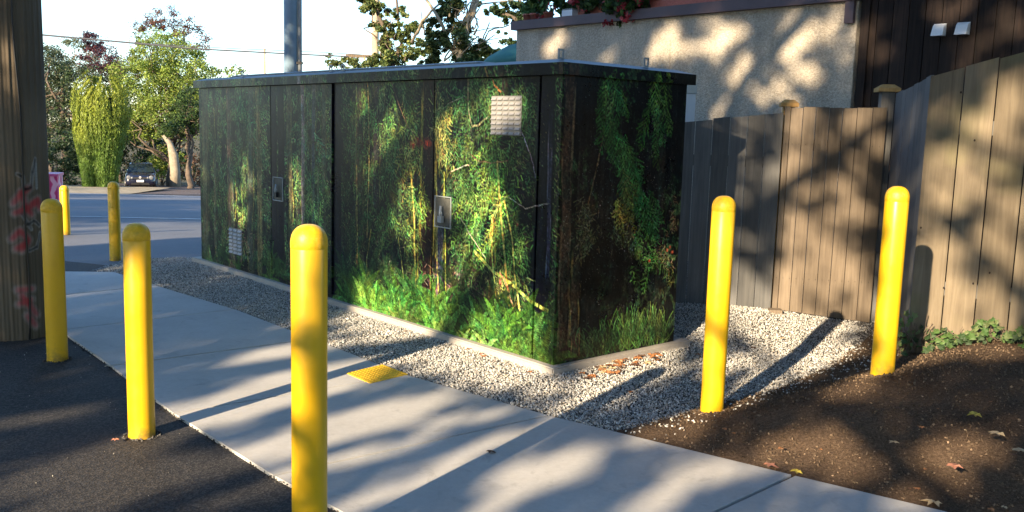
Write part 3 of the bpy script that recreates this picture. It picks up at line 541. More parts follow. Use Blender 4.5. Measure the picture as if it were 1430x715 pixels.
for px, py, rx, ry, n, c in ((515, 150, 30, 40, 900, G2), (550, 130, 34, 22, 900, (.09, .13, .04)), (560, 170, 26, 36, 1200, G2), (530, 220, 34, 40, 1300, G1), (575, 215, 14, 50, 700, YG), (505, 330, 20, 70, 900, G1), (545, 300, 30, 40, 800, G1), (555, 380, 30, 40, 900, G1), (580, 300, 16, 70, 800, (.09, .14, .03)),
        (620, 180, 16, 60, 1200, (.16, .18, .05)), (650, 120, 36, 20, 800, G1), (680, 150, 20, 40, 700, G1), (660, 270, 26, 30, 700, G2), (700, 270, 20, 40, 900, (.12, .28, .04)), (690, 210, 26, 30, 900, G2), (735, 140, 12, 30, 400, G1), (665, 330, 26, 40, 700, G1), (650, 390, 40, 30, 900, (.12, .075, .06)), (700, 400, 30, 40, 900, (.14, .17, .05)), (715, 350, 22, 50, 900, (.09, .2, .04)), (620, 400, 30, 30, 500, (.10, .07, .06)), (530, 345, 30, 30, 500, (.10, .08, .05))):
    foliage(px, py, rx, ry, n, c, .05, -1.2, .8)
def cluster(px, py, rx, ry, n, ang, ln, col, side=.4, opa=.95):
    n = int(n*1.1)
    for i in range(n): spray(px+rng.normal(0, rx), py+rng.normal(0, ry), ang+rng.normal(0, .35), ln*rng.uniform(.6, 1.1), np.asarray(col)*(.25+1.2*i/n)*rng.uniform(.6, 1.4)*np.array([rng.uniform(.8, 1.5), 1, rng.uniform(.7, 1.4)]), side, 1, opa)
for q in cluster_later: cluster(*q, -1.3, .22, (.03, .075, .028))
for px, ww, cc in ((303, 3.5, (.08, .08, .04)), (366, 3.5, (.11, .10, .04)), (327, 3, (.06, .055, .035)), (425, 3.5, (.10, .095, .08)), (447, 2.5, (.06, .07, .04))): trunk(px, 180, 400, ww, cc, .55)
ferns(14, 285, 462, -.02, .24, (.035, .085, .025), .14, .26)
KL_ = [(508, 130, G2), (522, 160, G2), (512, 200, G1), (528, 230, G2), (545, 135, (.08, .15, .04)), (562, 120, G1), (572, 160, (.10, .18, .04)), (556, 190, G2), (575, 215, (.13, .2, .04)), (498, 250, G1), (515, 285, G1), (540, 270, G2), (565, 270, G1), (582, 270, (.10, .2, .04)), (502, 330, G1), (530, 330, G1), (552, 320, G2), (572, 350, G1), (545, 380, G1), (515, 390, G1),
       (625, 150, G1), (640, 125, G2), (655, 150, G1), (672, 130, G1), (700, 120, G1), (720, 125, G1), (640, 190, G1), (662, 195, G2), (680, 210, G3), (698, 205, G2), (668, 235, G2), (700, 240, G3), (655, 262, G2), (684, 262, G3), (708, 270, G3), (650, 300, G2), (676, 300, G3), (700, 310, (.14, .26, .05)), (662, 330, G2), (690, 340, G3), (716, 320, G2), (668, 365, G2), (722, 250, G1), (728, 290, G1), (736, 340, G1), (640, 345, G1), (735, 180, G1)]
for px, py, c in KL_:
    s_ = -1 if px > 640 else rng.choice([-1, 1]); k_ = rng.integers(3, 6)
    for q in range(k_): spray(px+rng.normal(0, 7), py+rng.normal(0, 9), -math.pi/2+s_*rng.uniform(.25, .95), rng.uniform(.12, .24), np.asarray(c)*(.35+.9*q/k_)*rng.uniform(.6, 1.4)*np.array([rng.uniform(.8, 1.5), 1, rng.uniform(.7, 1.3)]), .38)
for pts, wd, c in (([(546, 108), (556, 140), (570, 175), (582, 192)], .008, (.10, .07, .04)), ([(655, 110), (656, 150), (662, 175), (672, 172), (683, 160)], .012, (.15, .14, .07)), ([(684, 95), (692, 118), (702, 130)], .012, (.20, .11, .04)), ([(660, 215), (672, 227), (690, 229), (712, 225)], .008, (.16, .12, .06)),
        ([(576, 240), (579, 300), (581, 380), (583, 460)], .018, (.22, .21, .05)), ([(610, 236), (612, 300), (613, 380), (618, 470)], .014, (.18, .19, .05)), ([(622, 240), (624, 330), (626, 430)], .011, (.22, .24, .04)), ([(696, 225), (700, 300), (706, 360), (712, 430)], .018, (.32, .28, .07)), ([(706, 280), (716, 340), (722, 400), (730, 460)], .012, (.33, .33, .08)),
        ([(690, 300), (688, 350), (694, 420)], .012, (.32, .30, .06)), ([(664, 350), (690, 380), (720, 400), (745, 425), (766, 436)], .022, (.28, .34, .07)), ([(645, 304), (662, 335), (680, 362)], .008, (.28, .26, .18)), ([(700, 380), (712, 405), (718, 430)], .014, (.45, .22, .12)), ([(627, 146), (640, 140), (650, 136)], .005, (.22, .2, .14)),
        ([(712, 275), (735, 290), (765, 285)], .004, (.3, .28, .25)), ([(632, 240), (645, 232), (655, 228)], .006, (.3, .3, .24)), ([(500, 230), (501, 330), (498, 430)], .010, (.20, .17, .05)), ([(515, 110), (517, 200), (514, 330)], .007, (.20, .18, .06)), ([(520, 320), (514, 360), (516, 430)], .010, (.2, .2, .05)), ([(558, 330), (566, 400), (560, 440)], .007, (.18, .2, .05)), ([(726, 170), (745, 215), (752, 250)], .006, (.14, .12, .16))):
    vine(pts, wd, c)
for px, py, rx, ry, c in ((587, 199, 12, 9, (.30, .022, .014)), (578, 202, 6, 8, (.42, .03, .02)), (599, 201, 6, 8, (.45, .05, .02)), (724, 313, 3, 5, (.35, .05, .04)), (700, 395, 4, 10, (.30, .12, .07))):
    cx, cy = c_of(px, py); blob(cx, cy, abs(c_of(px+rx, py)[0]-cx)*.8, ry*.0040, c, .9, .35+.9*sp)
# ferns along the foot of the picture
ferns(16, 480, 768, .16, .34, (.035, .09, .025)); ferns(20, 478, 768, .06, .22, (.07, .22, .045)); ferns(20, 478, 774, -.04, .10, (.13, .36, .07)); ferns(10, 500, 772, -.06, .02, (.20, .42, .10), .16, .26)

img[:int(.16/RES)] *= np.interp(np.arange(int(.16/RES))*RES, [0, .16], [.9, 1])[:, None, None]
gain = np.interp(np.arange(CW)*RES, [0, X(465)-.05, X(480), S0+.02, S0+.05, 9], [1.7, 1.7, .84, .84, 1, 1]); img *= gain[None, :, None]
# ---- the narrow end
trunk(793, 90, 500, 13, (.036, .026, .017), .8, (.10, .075, .04)); trunk(822, 180, 330, 24, (.030, .021, .016), .5); trunk(806, 330, 500, 12, (.06, .042, .025), .7, (.20, .15, .05)); trunk(925, 130, 460, 9, (.02, .018, .013), .7)
blob(*c_of(850, 400), .3, .5, (.008, .008, .006), .5)
vine([(846, 150), (842, 190), (832, 240), (818, 300), (806, 350)], .010, (.075, .058, .03)); vine([(842, 110), (850, 150), (846, 170)], .010, (.05, .05, .03))
D1 = (.026, .085, .022); D2 = (.045, .12, .028)
cluster(856, 100, 10, 8, 9, -1.2, .24, D1, .35); cluster(846, 130, 6, 10, 7, -1.1, .26, D1, .35); cluster(912, 110, 9, 14, 10, -1.4, .26, D2, .35); cluster(918, 150, 6, 16, 8, -1.3, .22, D1, .35)
for k in range(34): spray(848+k*1.6+rng.normal(0, 4), 150+k*4.2+rng.normal(0, 6), -1.05+rng.normal(0, .25), .25, np.asarray(D1)*rng.uniform(.6, 1.4), .42)
cluster(868, 280, 7, 12, 12, -1.2, .16, (.12, .16, .035), .4); cluster(880, 250, 8, 12, 8, -1., .2, (.05, .08, .02), .4); cluster(892, 355, 14, 16, 9, -1., .16, D2, .4)
for px, py, rx, ry, n, c in ((820, 340, 16, 30, 700, (.07, .065, .03)), (815, 300, 12, 30, 500, (.05, .05, .025)), (870, 330, 24, 20, 500, (.03, .04, .02)), (930, 350, 10, 30, 500, (.10, .09, .04)), (915, 320, 14, 20, 300, D2), (930, 400, 10, 20, 400, (.13, .12, .03)), (905, 365, 12, 20, 400, D2), (940, 300, 6, 30, 300, (.08, .06, .03))):
    foliage(px, py, rx, ry, n, c, .03, -1.3, 1.3, .5, .8, .003)
for px, py in ((935, 345), (938, 352), (906, 364), (931, 349)): blob(*c_of(px, py), .012, .012, (.30, .07, .03), .9)
for px, s_, c in ((860, 1, (.05, .12, .03)), (885, 1, (.08, .18, .04)), (915, 1, (.09, .16, .04)), (830, .6, (.03, .06, .02))):
    n = 130; cx, _ = c_of(px, 450); P = np.stack([rng.normal(cx, .075, n), rng.uniform(.05, .18, n)], 1); th = math.pi/2+rng.normal(0, .4, n); l = rng.uniform(.05, .22, n)*s_
    strokes(P, P+np.stack([np.cos(th), np.sin(th)], 1)*l[:, None], np.full(n, .006), np.full(n, .002), jit(c, n, .4), 1.2, .9, np.stack([rng.normal(0, .02, n), np.zeros(n)], 1))
blob(*c_of(908, 462), .06, .05, (.12, .26, .05), .6, sp)
n = 1500; P = np.stack([rng.uniform(S0-.05, S0+1.15, n), np.clip(rng.normal(1.0, .35, n), .2, 1.85)], 1); l = rng.uniform(.001, .006, n); splat(P, jit((.22, .22, .20), n, .4), rng.uniform(.2, 1.0, n), 1.)
n = 2600; P = np.stack([rng.uniform(2.2, S0, n), rng.uniform(.1, 1.85, n)], 1); splat(P, jit((.25, .30, .12), n, .5), rng.uniform(.15, .9, n), 1.)
# camera grain of the original print and slight local contrast
mod = vnoise(CHh, CW, 9, 7, 21, 3, .9)+.6*(vnoise(CHh, CW, 40, 22, 22, 3, .7)-.5); img *= 1.12*np.exp(1.9*(mod-.5))[..., None]*(1+rng.normal(0, .12, (CHh, CW, 1)))
hue = (vnoise(CHh, CW, 30, 22, 23, 3, .7)-.5)[..., None]; img *= 1+hue*np.array([1.2, 0, -.3]); img = np.clip(img, .0015, .85)
bl = img.copy()
for ax_ in (0, 1):
    for sh in (1, 2, 3): bl = (bl+np.roll(bl, sh, ax_)+np.roll(bl, -sh, ax_))/3
img = np.clip(img+(img-bl)*.9, .0012, .85)
def sample(cx, cz):
    x = np.clip(cx/RES, 0, CW-2); y = np.clip(cz/RES, 0, CHh-2); x0 = x.astype(int); y0 = y.astype(int); fx = (x-x0)[:, None]; fy = (y-y0)[:, None]
    return (img[y0, x0]*(1-fx)+img[y0, x0+1]*fx)*(1-fy)+(img[y0+1, x0]*(1-fx)+img[y0+1, x0+1]*fx)*fy
m = N('printed_vinyl', .30, .3); m.color(m.tint()); m.l(m.ramp(m.noise(2.5, 5, .7), [(.3, .24), (.75, .42)]), m.b.inputs['Roughness']); m.bump(m.noise(1.4, 2), .06, .02); M['print'] = m.m
# ------------------------------------------------------------------ the cabinet
kio = thing('utility_cabinet', KC, 'big metal utility cabinet wrapped in a dark forest photograph, on a low concrete plinth', 'cabinet')
def face_panel(name, left, a0, a1, z0, z1, off, parent, depth=.02, step=.006, mat=None, tilt=0):
    """grid panel; a0<a1 distances from the corner along the face"""
    dr, n = (DL, NL) if left else (DR, NR)
    nx = max(2, int((a1-a0)/step)+1); nz = max(2, int((z1-z0)/step)+1)
    a = np.linspace(a0, a1, nx); z = np.linspace(z0, z1, nz); A_, Z_ = np.meshgrid(a, z)
    base = np.array(KC)+A_.ravel()[:, None]*np.array(dr); V = base+np.array(n)*off; V[:, 2] = Z_.ravel(); col = sample(S0-A_.ravel() if left else S0+A_.ravel(), Z_.ravel())
    idx = np.arange(nx*nz).reshape(nz, nx); Fq = np.stack([idx[:-1, :-1], idx[1:, :-1], idx[1:, 1:], idx[:-1, 1:]], -1).reshape(-1, 4)
    if not left: Fq = Fq[:, ::-1]
    ring = np.concatenate([idx[0, :-1], idx[:-1, -1], idx[-1, :0:-1], idx[:0:-1, 0]]); m0 = len(V)
    V2 = V[ring]-np.array(n)*depth; V = np.concatenate([V, V2]); col = np.concatenate([col, col[ring]*.8]); k = len(ring)
    sk = np.stack([ring, np.roll(ring, -1), np.roll(np.arange(k)+m0, -1), np.arange(k)+m0], -1)
    if not left: sk = sk[:, ::-1]
    return mesh_np(name, V, [Fq, sk], mat or M['print'], parent, col=np.clip(col, 0, 1))
def sl_of(px, py=300):
    return S0-c_of(px, py)[0]
PZ, BT = .06, 1.905
bm = bmesh.new(); obox(bm, KC, DL, DR, UP, .012, KL-.012, .012, KW-.012, PZ-.01, BT); bm_obj('body', bm, M['dark'], kio)
seams = [sl_of(774.5, 480), sl_of(746, 440), sl_of(606, 300), sl_of(478, 300), sl_of(465, 300), sl_of(397, 300), sl_of(380, 200), KL]
print('seams', [round(s, 2) for s in seams])
g = .005
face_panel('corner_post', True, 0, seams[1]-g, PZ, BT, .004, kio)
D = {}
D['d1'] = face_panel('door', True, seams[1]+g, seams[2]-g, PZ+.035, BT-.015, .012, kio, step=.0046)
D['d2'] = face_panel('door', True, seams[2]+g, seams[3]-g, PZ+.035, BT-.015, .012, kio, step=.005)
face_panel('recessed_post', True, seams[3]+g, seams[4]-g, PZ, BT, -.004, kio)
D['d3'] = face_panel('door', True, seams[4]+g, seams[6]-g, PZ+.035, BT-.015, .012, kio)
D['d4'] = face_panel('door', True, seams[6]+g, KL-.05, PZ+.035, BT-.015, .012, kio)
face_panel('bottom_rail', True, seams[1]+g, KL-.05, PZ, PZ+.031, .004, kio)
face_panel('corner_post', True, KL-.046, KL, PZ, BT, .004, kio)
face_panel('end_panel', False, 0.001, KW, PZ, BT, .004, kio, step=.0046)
# far and back sides
bm = bmesh.new(); obox(bm, KC, DL, DR, UP, 0, KL, KW-.01, KW, PZ, BT); obox(bm, KC, DL, DR, UP, KL-.01, KL, 0, KW-.012, PZ, BT); bm_obj('back_panel', bm, M['dark'], kio)
# lid: printed fascia, grey bevel, raised roof plates, lifting eyes
OV = .045; LZ0, LZ1, LZ2 = 1.895, 1.968, 1.996
def ringp(o, z): return [KC+DL*(-o)+DR*(-o)+UP*z, KC+DL*(KL+o)+DR*(-o)+UP*z, KC+DL*(KL+o)+DR*(KW+o)+UP*z, KC+DL*(-o)+DR*(KW+o)+UP*z]
bm = bmesh.new()
rs = [[bm.verts.new(p) for p in ringp(o, z)] for o, z in ((OV-.012, LZ0+.004), (OV-.002, LZ0+.002), (OV-.002, LZ1), (-.05, LZ2), (-.10, LZ2+.004))]
for a, b in zip(rs, rs[1:]):
    for k in range(4): bm.faces.new((a[k], a[(k+1) % 4], b[(k+1) % 4], b[k]))
bm.faces.new(rs[0][::-1]); bm.faces.new(rs[-1]); lid = bm_obj('lid', bm, M['lid_metal'], kio)
def fascia(left, a0, a1):
    dr, n = (DL, NL) if left else (DR, NR); o = face_panel('lid_fascia', left, a0, a1, LZ0, LZ1, OV, lid, .004, .007)
fascia(True, -OV, KL+OV); fascia(False, -OV, KW+OV)
bm = bmesh.new(); 
rs = [[bm.verts.new(KC+DL*a+DR*b+UP*z) for a, b in ((a0, b0), (a1, b0), (a1, b1), (a0, b1))] for (a0, a1, b0, b1, z) in ((1.0, KL-.55, .12, KW-.12, LZ2), (1.0, KL-.55, .12, KW-.12, LZ2+.018), (1.04, KL-.59, .16, KW-.16, LZ2+.030))]
for a, b in zip(rs, rs[1:]):
    for k in range(4): bm.faces.new((a[k], a[(k+1) % 4], b[(k+1) % 4], b[k]))
bm.faces.new(rs[-1]); bm_obj('roof_plate', bm, M['lid_metal'], lid)
def eye(a, b, along, z=LZ2-.004):
    c = KC+DL*a+DR*b; ax = DL if along else DR; pr = [(-.022, 0), (-.022, .055), (.022, .055), (.022, 0)]; bm = bmesh.new(); ay = ax.cross(UP)
    for x0, x1, z0, z1 in ((-.024, -.013, 0, .052), (.013, .024, 0, .052), (-.024, .024, .052, .064), (-.013, .013, 0, .012)): obox(bm, c+UP*z, ax, ay, UP, x0, x1, -.003, .003, z0, z1)
    bm_obj('lifting_eye', bm, M['steel'], lid)
eye(-.0+.06, .03, False); eye(.03, .80, False); eye(KL-.95, .05, True); eye(seams[3]+.28, .05, True); eye(seams[3]+.10, .06, True)
# vents: louvred plates
def vent(px0, py0, px1, py1, rows, cols):
    cx = (px0+px1)/2; cy = (py0+py1)/2; a0 = sl_of(px1, cy); a1 = sl_of(px0, cy); z1 = c_of(cx, py0)[1]; z0 = c_of(cx, py1)[1]
    bm = bmesh.new(); o = KC+NL*.0122; obox(bm, o, DL, NL, UP, a0, a1, 0, .004, z0, z1); v = bm_obj('vent', bm, m_simple('vent_plate', (.20, .20, .195), .5, scale=20), kio)  # plate coloured darker to suggest shade below the louvres
    rh = (z1-z0)/rows; cw = (a1-a0)/cols
    for i in range(rows):
        bm = bmesh.new()
        for j in range(cols):
            x0, x1 = a0+cw*(j+.10), a0+cw*(j+.90); zb = z0+rh*(i+.18); zt = z0+rh*(i+.72)
            p = [bm.verts.new(KC+DL*x+NL*n_+UP*z) for x in (x0, x1) for n_, z in ((.0164, zt), (.0164, zb), (.0285, zb))]
            for f in ((0, 1, 2), (5, 4, 3), (0, 3, 4, 1), (1, 4, 5, 2), (0, 2, 5, 3)): bm.faces.new([p[q] for q in f])
        bm_obj('louvre', bm, M['vent'], v)
vent(688.5, 134, 730.5, 189, 8, 5); vent(322, 319, 340, 355, 7, 3)
M['recess'] = m_simple('recess_metal', (.07, .07, .06), .5, scale=20, var=.4)
M['vent_base'] = m_simple('vent_base', (.13, .13, .13), .5, scale=20)
def handle(px, py, wpx, hpx, m_):
    a = sl_of(px, py); z = c_of(px, py)[1]; hw = abs(sl_of(px+wpx/2, py)-a); hh = abs(c_of(px, py+hpx/2)[1]-z); o = KC+NL*.0124
    bm = bmesh.new()
    for x0, x1, z0, z1 in ((-hw, -hw+.007, -hh, hh), (hw-.007, hw, -hh, hh), (-hw+.007, hw-.007, hh-.007, hh), (-hw+.007, hw-.007, -hh, -hh+.007)): obox(bm, o, DL, NL, UP, a+x0, a+x1, 0, .008, z+z0, z+z1)
    h = bm_obj('handle_frame', bm, M['steel'], kio)
    bm = bmesh.new(); obox(bm, o, DL, NL, UP, a-hw+.013, a+hw-.013, 0, .003, z-hh+.013, z+hh-.013); bm_obj('handle_recess', bm, M['recess'], h)
    bm = bmesh.new(); tube(bm, [o+DL*(a+.0)+NL*.022+UP*(z+.045), o+DL*(a+.0)+NL*.03+UP*(z-.01), o+DL*a+NL*.022+UP*(z-.06)], .010, 8); bm_obj('handle_bar', bm, M['steel'], h, True)
    bm = bmesh.new(); obox(bm, o, DL, NL, UP, a-.022, a+.022, .012, .036, z-.075, z-.028); bm_obj('padlock', bm, m_, h, bevel=.003)
    bm = bmesh.new(); tube(bm, [o+DL*(a-.014)+NL*.024+UP*(z-.028)]+[o+DL*(a-.014*math.cos(t))+NL*.024+UP*(z-.008+.016*math.sin(t)) for t in np.linspace(0, math.pi, 7)]+[o+DL*(a+.014)+NL*.024+UP*(z-.028)], .0035, 6); bm_obj('shackle', bm, M['steel'], h, True)
handle(621, 296, 23, 44, M['steel']); handle(390.5, 264, 14, 33, M['black_metal'])
# plinth
PT = .058
bm = bmesh.new(); o_ = .055
prism(bm, [(KC+DL*(-o_)+DR*(-o_)).xy, (KC+DL*(KL+.16)+DR*(-o_)).xy, (KC+DL*(KL+.16)+DR*(KW+o_)).xy, (KC+DL*(-o_)+DR*(KW+.14)).xy][::-1], -.12, PT)
bmesh.ops.subdivide_edges(bm, edges=[e for e in bm.edges if e.calc_length() > .5], cuts=12, use_grid_fill=True)
for v in bm.verts:
    if v.co.z > 0: v.co.z += random.uniform(-.002, .002)
bm_obj('plinth', bm, M['kerb'], kio, bevel=.008)
# ------------------------------------------------------------------ cedar fence, gate, return and front fence
def board_face(bm, a, b, z0a, z0b, z1a, z1b, th, n):
    """vertical board from a to b (xy), thickness th away along n"""
    a = Vector((a[0], a[1])); b = Vector((b[0], b[1])); n = Vector((n[0], n[1])).normalized()*th
    q = [a, b, b+n, a+n]; prism(bm, q, [z0a, z0b, z0b, z0a], [z1a, z1b, z1b, z1a])
def fence_run(parent, A, B, zb, zt, cuts, mat, n, gap=.005, th=.019, jit_=.004, name='board'):
    """boards between A and B; cuts are fractions; zb, zt functions of the fraction"""
    A = Vector(A); B = Vector(B); L = (B-A).length
    for s0, s1 in zip(cuts, cuts[1:]):
        f0 = s0+gap/L/2; f1 = s1-gap/L/2; o = random.uniform(-jit_, jit_); nn = Vector(n).normalized()*o; dz = random.uniform(-.006, .006)
        bm = bmesh.new(); p, q = A.lerp(B, f0)+nn, A.lerp(B, f1)+nn; board_face(bm, p, q, zb(f0), zb(f1), zt(f0)+dz, zt(f1)+dz, th, n)
        bm_obj(name, bm, mat, parent, bevel=.0025)
def postcap(parent, x, y, z0, z1, ax, mat, w_=.09, capw=.14, capmat=None):
    ax = Vector((ax[0], ax[1], 0)).normalized(); ay = UP.cross(ax); bm = bmesh.new(); obox(bm, (x, y, 0), ax, ay, UP, -w_/2, w_/2, -w_/2, w_/2, z0, z1); p = bm_obj('post', bm, mat, parent, bevel=.004)
    bm = bmesh.new(); v = obox(bm, (x, y, z1), ax, ay, UP, -capw/2, capw/2, -capw/2, capw/2, .0, .028); v2 = obox(bm, (x, y, z1+.028), ax, ay, UP, -capw/2, capw/2, -capw/2, capw/2, 0, .030)
    for q in v2[4:]: q.co.x = x+(q.co.x-x)*.5; q.co.y = y+(q.co.y-y)*.5
    bm_obj('post_cap', bm, capmat or mat, p, bevel=.003)
FA, FB, FC_ = Vector((1.42, 7.62)), Vector((2.17, 7.53)), Vector((2.965, 7.40))
nb = Vector((.13, .99))
fl = thing('back_fence', (FA.x, FA.y, .1), 'low grey vertical board fence in the shade between cabinet and gate', 'fence', None)
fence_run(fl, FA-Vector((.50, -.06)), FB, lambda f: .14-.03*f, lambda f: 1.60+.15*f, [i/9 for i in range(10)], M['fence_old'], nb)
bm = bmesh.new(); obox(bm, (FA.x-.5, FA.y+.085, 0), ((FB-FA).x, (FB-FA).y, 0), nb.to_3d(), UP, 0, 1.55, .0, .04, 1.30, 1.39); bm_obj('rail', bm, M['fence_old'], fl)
gt = thing('fence_gate', (FB.x, FB.y, .1), 'brown vertical board gate with dappled light between two capped posts', 'gate')
cutsg = [0]+[(q-1060)/(1247-1060) for q in (1071, 1094, 1118, 1143, 1167, 1193, 1221)]+[1]
fence_run(gt, FB+Vector((.004, -.012)), FC_+Vector((-.015, -.012)), lambda f: .135-.07*f, lambda f: 1.795+.008*f, cutsg, M['fence'], nb, .006)
for z in (.35, 1.45):
    bm = bmesh.new(); obox(bm, (FB.x, FB.y+.012, 0), ((FC_-FB).x, (FC_-FB).y, 0), nb.to_3d(), UP, .03, .78, .0, .04, z, z+.09); bm_obj('brace', bm, M['fence'], gt)
kn = bmesh.new()
for f in np.arange(.03, .99, .0655):
    for z in (.40, 1.50):
        p = (FB+Vector((0, -.020))).lerp(FC_+Vector((-.015, -.020)), f); r = .003; v = [kn.verts.new((p.x+r*math.cos(k), p.y-.0005, z+random.uniform(-.01, .01)*0+r*math.sin(k))) for k in np.linspace(0, 6.28, 7)[:-1]]; kn.faces.new(v)
bm_obj('nails', kn, M['black_metal'], gt, kind='stuff')
bm = bmesh.new(); obox(bm, (FB.x+.0, FB.y-.004, 0), ((FC_-FB).x, (FC_-FB).y, 0), nb.to_3d(), UP, -.03, .80, .0, .05, .03, .085); bm_obj('sill', bm, M['dark_boards'], gt)
gp = thing('gate_post', (2.235, 7.62, 0), 'short new cedar gate post with pale cap, left end of the gate', 'post', 'capped gate posts')
postcap(gp, 2.235, 7.63, -.1, 1.80, (1, -.15), M['post'])
gp2 = thing('gate_post', (2.99, 7.44, 0), 'weathered gate post with brown cap where the gate meets the taller fence', 'post', 'capped gate posts')
postcap(gp2, 2.975, 7.49, -.1, 1.935, (1, -.15), M['fence_old'], .10, .17, M['post'])
bm = bmesh.new(); obox(bm, (2.19, 7.50, 0), (1, -.12, 0), (.12, 1, 0), UP, -.05, .05, -.10, 0, .06, .145); finish_ = bm_obj('cedar_block', bm, M['fence'], None, bevel=.006, label='short cedar offcut wedged under the gate corner on the gravel', cat='block')
FE = Vector((2.665, 6.03)); FF = Vector((3.19, 5.75)); FG = FE+(FF-FE)*4.4
rt = thing('return_fence', (2.97, 7.38, .1), 'narrow shaded board fence running from gate post to the front fence corner', 'fence')
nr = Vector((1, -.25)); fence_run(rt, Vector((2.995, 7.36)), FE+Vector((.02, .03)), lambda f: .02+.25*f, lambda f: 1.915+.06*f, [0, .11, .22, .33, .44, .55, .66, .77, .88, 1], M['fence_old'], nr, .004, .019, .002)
fr = thing('front_fence', (FE.x, FE.y, .2), 'tall weathered board fence on the soil bank at right with sloping top', 'fence')
nf = Vector(((FF-FE).y, -(FF-FE).x))*-1
cf = [0, .076, .148, .222]; 
while cf[-1] < .98: cf.append(cf[-1]+.0735)
cf = [c for c in cf if c < .985]+[1]
fence_run(fr, FE, FG, lambda f: .10+.25*f, lambda f: 1.965+.178*(f*4.4) if f*4.4 < 1.6 else 2.25, cf, M['fence_moss'], nf, .007)
bm = bmesh.new(); ax = (FG-FE).normalized()
for z in (.55, 1.6): obox(bm, (FE.x, FE.y, 0), ax.to_3d(), nf.normalized().to_3d(), UP, .02, (FG-FE).length, .0225, .06, z, z+.09)
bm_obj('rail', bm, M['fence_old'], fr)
# knots on the front boards
kn = bmesh.new()
for px, py in ((1342, 129), (1361, 196), (1382, 381), (1286, 318), (1318, 402), (1359, 396)):
    p = None; d = ray(px, py); n3 = nf.normalized().to_3d(); o = Vector((0, 0, CAM_H)); t = (Vector((FE.x, FE.y, 0))-n3*.0048-o).dot(n3)/d.dot(n3); p = o+d*t; a3 = ax.to_3d()
    vs = [kn.verts.new(p+a3*math.cos(k)*.006+UP*math.sin(k)*.008) for k in np.linspace(0, 2*math.pi, 9)[:-1]]; vv = [kn.verts.new(v.co+n3*.004) for v in vs]
    kn.faces.new(vs)
    for k in range(8): kn.faces.new((vs[k], vs[(k+1) % 8], vv[(k+1) % 8], vv[k]))
bm_obj('knots', kn, M['dark_boards'], fr, kind='stuff')
# ------------------------------------------------------------------ house behind the fence
HA = Vector((-.02, 12.5)); HD = Vector((2.676, -2.9)).normalized(); HN = Vector((-HD.y, HD.x))     # HN points away from the camera
if HN.y < 0: HN = -HN
hs = thing('stucco_house', (HA.x, HA.y, 0), 'rough grey-beige stucco building with purple trim behind the cabinet', 'building')
h3 = HD.to_3d(); n3 = HN.to_3d(); HW = ((Vector((3.243, 9.0))-HA).dot(HD))
bm = bmesh.new(); obox(bm, HA.to_3d(), h3, n3, UP, 0, HW, 0, 6, -.3, 2.86); bm_obj('wall', bm, M['stucco'], hs)
tr_end = (Vector((2.656, 9.6))-HA).dot(HD)
bm = bmesh.new(); obox(bm, HA.to_3d(), h3, n3, UP, -.06, HW+.02, -.06, 6.05, 2.862, 2.975); tr = bm_obj('roof_trim', bm, M['purple_trim'], hs, bevel=.006)
bm = bmesh.new(); obox(bm, HA.to_3d(), h3, n3, UP, HW-.11, HW-.02, -.045, -.0, 2.65, 2.86); bm_obj('corner_trim', bm, M['purple_trim'], hs, bevel=.004)
bm = bmesh.new(); obox(bm, HA.to_3d(), h3, n3, UP, 2.55, 2.57, -.006, .0, 2.2, 2.60); bm_obj('wall_crack_seal', bm, M['stucco'], hs)
# dark stained board wall continuing to the right
dk = thing('dark_board_wall', (3.243, 9.0, 0), 'very dark stained vertical board wall of the house above the fences at right', 'wall')
o = HA.to_3d()+h3*(HW+.03)+n3*.03; k = 0; x = 0.
while x < 4.6:
    wd = .152; bm = bmesh.new(); obox(bm, o+n3*random.uniform(-.004, .004), h3, n3, UP, x+.004, x+wd-.004, 0, .02, -.1, 4.2); bm_obj('board', bm, M['dark_boards'], dk, bevel=.003); x += wd
bm = bmesh.new(); obox(bm, o, h3, n3, UP, 0, 4.6, .021, .12, -.1, 4.2); bm_obj('sheathing', bm, M['dark'], dk)
bm = bmesh.new(); obox(bm, o, h3, n3, UP, .006, .09, -.03, -.006, -.1, 4.2); bm_obj('corner_board', bm, M['dark_boards'], dk, bevel=.003)
def hood(px, py):
    d = ray(px, py); oo = Vector((0, 0, CAM_H)); t = (o-oo).dot(n3)/d.dot(n3); p = oo+d*t; bm = bmesh.new(); hw, hh, dp = .055, .055, .075
    v = [bm.verts.new(p+h3*x+UP*z-n3*n_) for x, z, n_ in ((-hw, hh, .006), (hw, hh, .006), (hw, -hh, .006), (-hw, -hh, .006), (-hw*.9, hh*.55, dp*.6), (hw*.9, hh*.55, dp*.6), (hw*.95, -hh, dp), (-hw*.95, -hh, dp))]
    for f in ((0, 1, 2, 3), (0, 4, 5, 1), (4, 7, 6, 5), (0, 3, 7, 4), (1, 5, 6, 2), (3, 2, 6, 7)): bm.faces.new([v[i] for i in f])
    bm_obj('vent_hood', bm, M['white_metal'], dk, bevel=.004)
hood(1313, 42); hood(1346, 40)
# pale downpipe between the cabinet and the stucco wall
dp_ = thing('downpipe', (1.89, 8.9, 0), 'pale blue-white square downpipe showing between cabinet lid and stucco wall', 'downpipe')
p = ony(965, 118, 8.9); bm = bmesh.new(); obox(bm, (p.x, p.y, 0), (1, 0, 0), (0, 1, 0), UP, -.045, .045, -.035, .035, -.1, p.z-.09); bm_obj('pipe', bm, M['pale_panel'], dp_, bevel=.006)
bm = bmesh.new(); obox(bm, (p.x, p.y, 0), (1, 0, 0), (0, 1, 0), UP, -.052, .052, -.042, .042, p.z-.088, p.z); bm_obj('pipe_head', bm, M['steel'], dp_, bevel=.006)
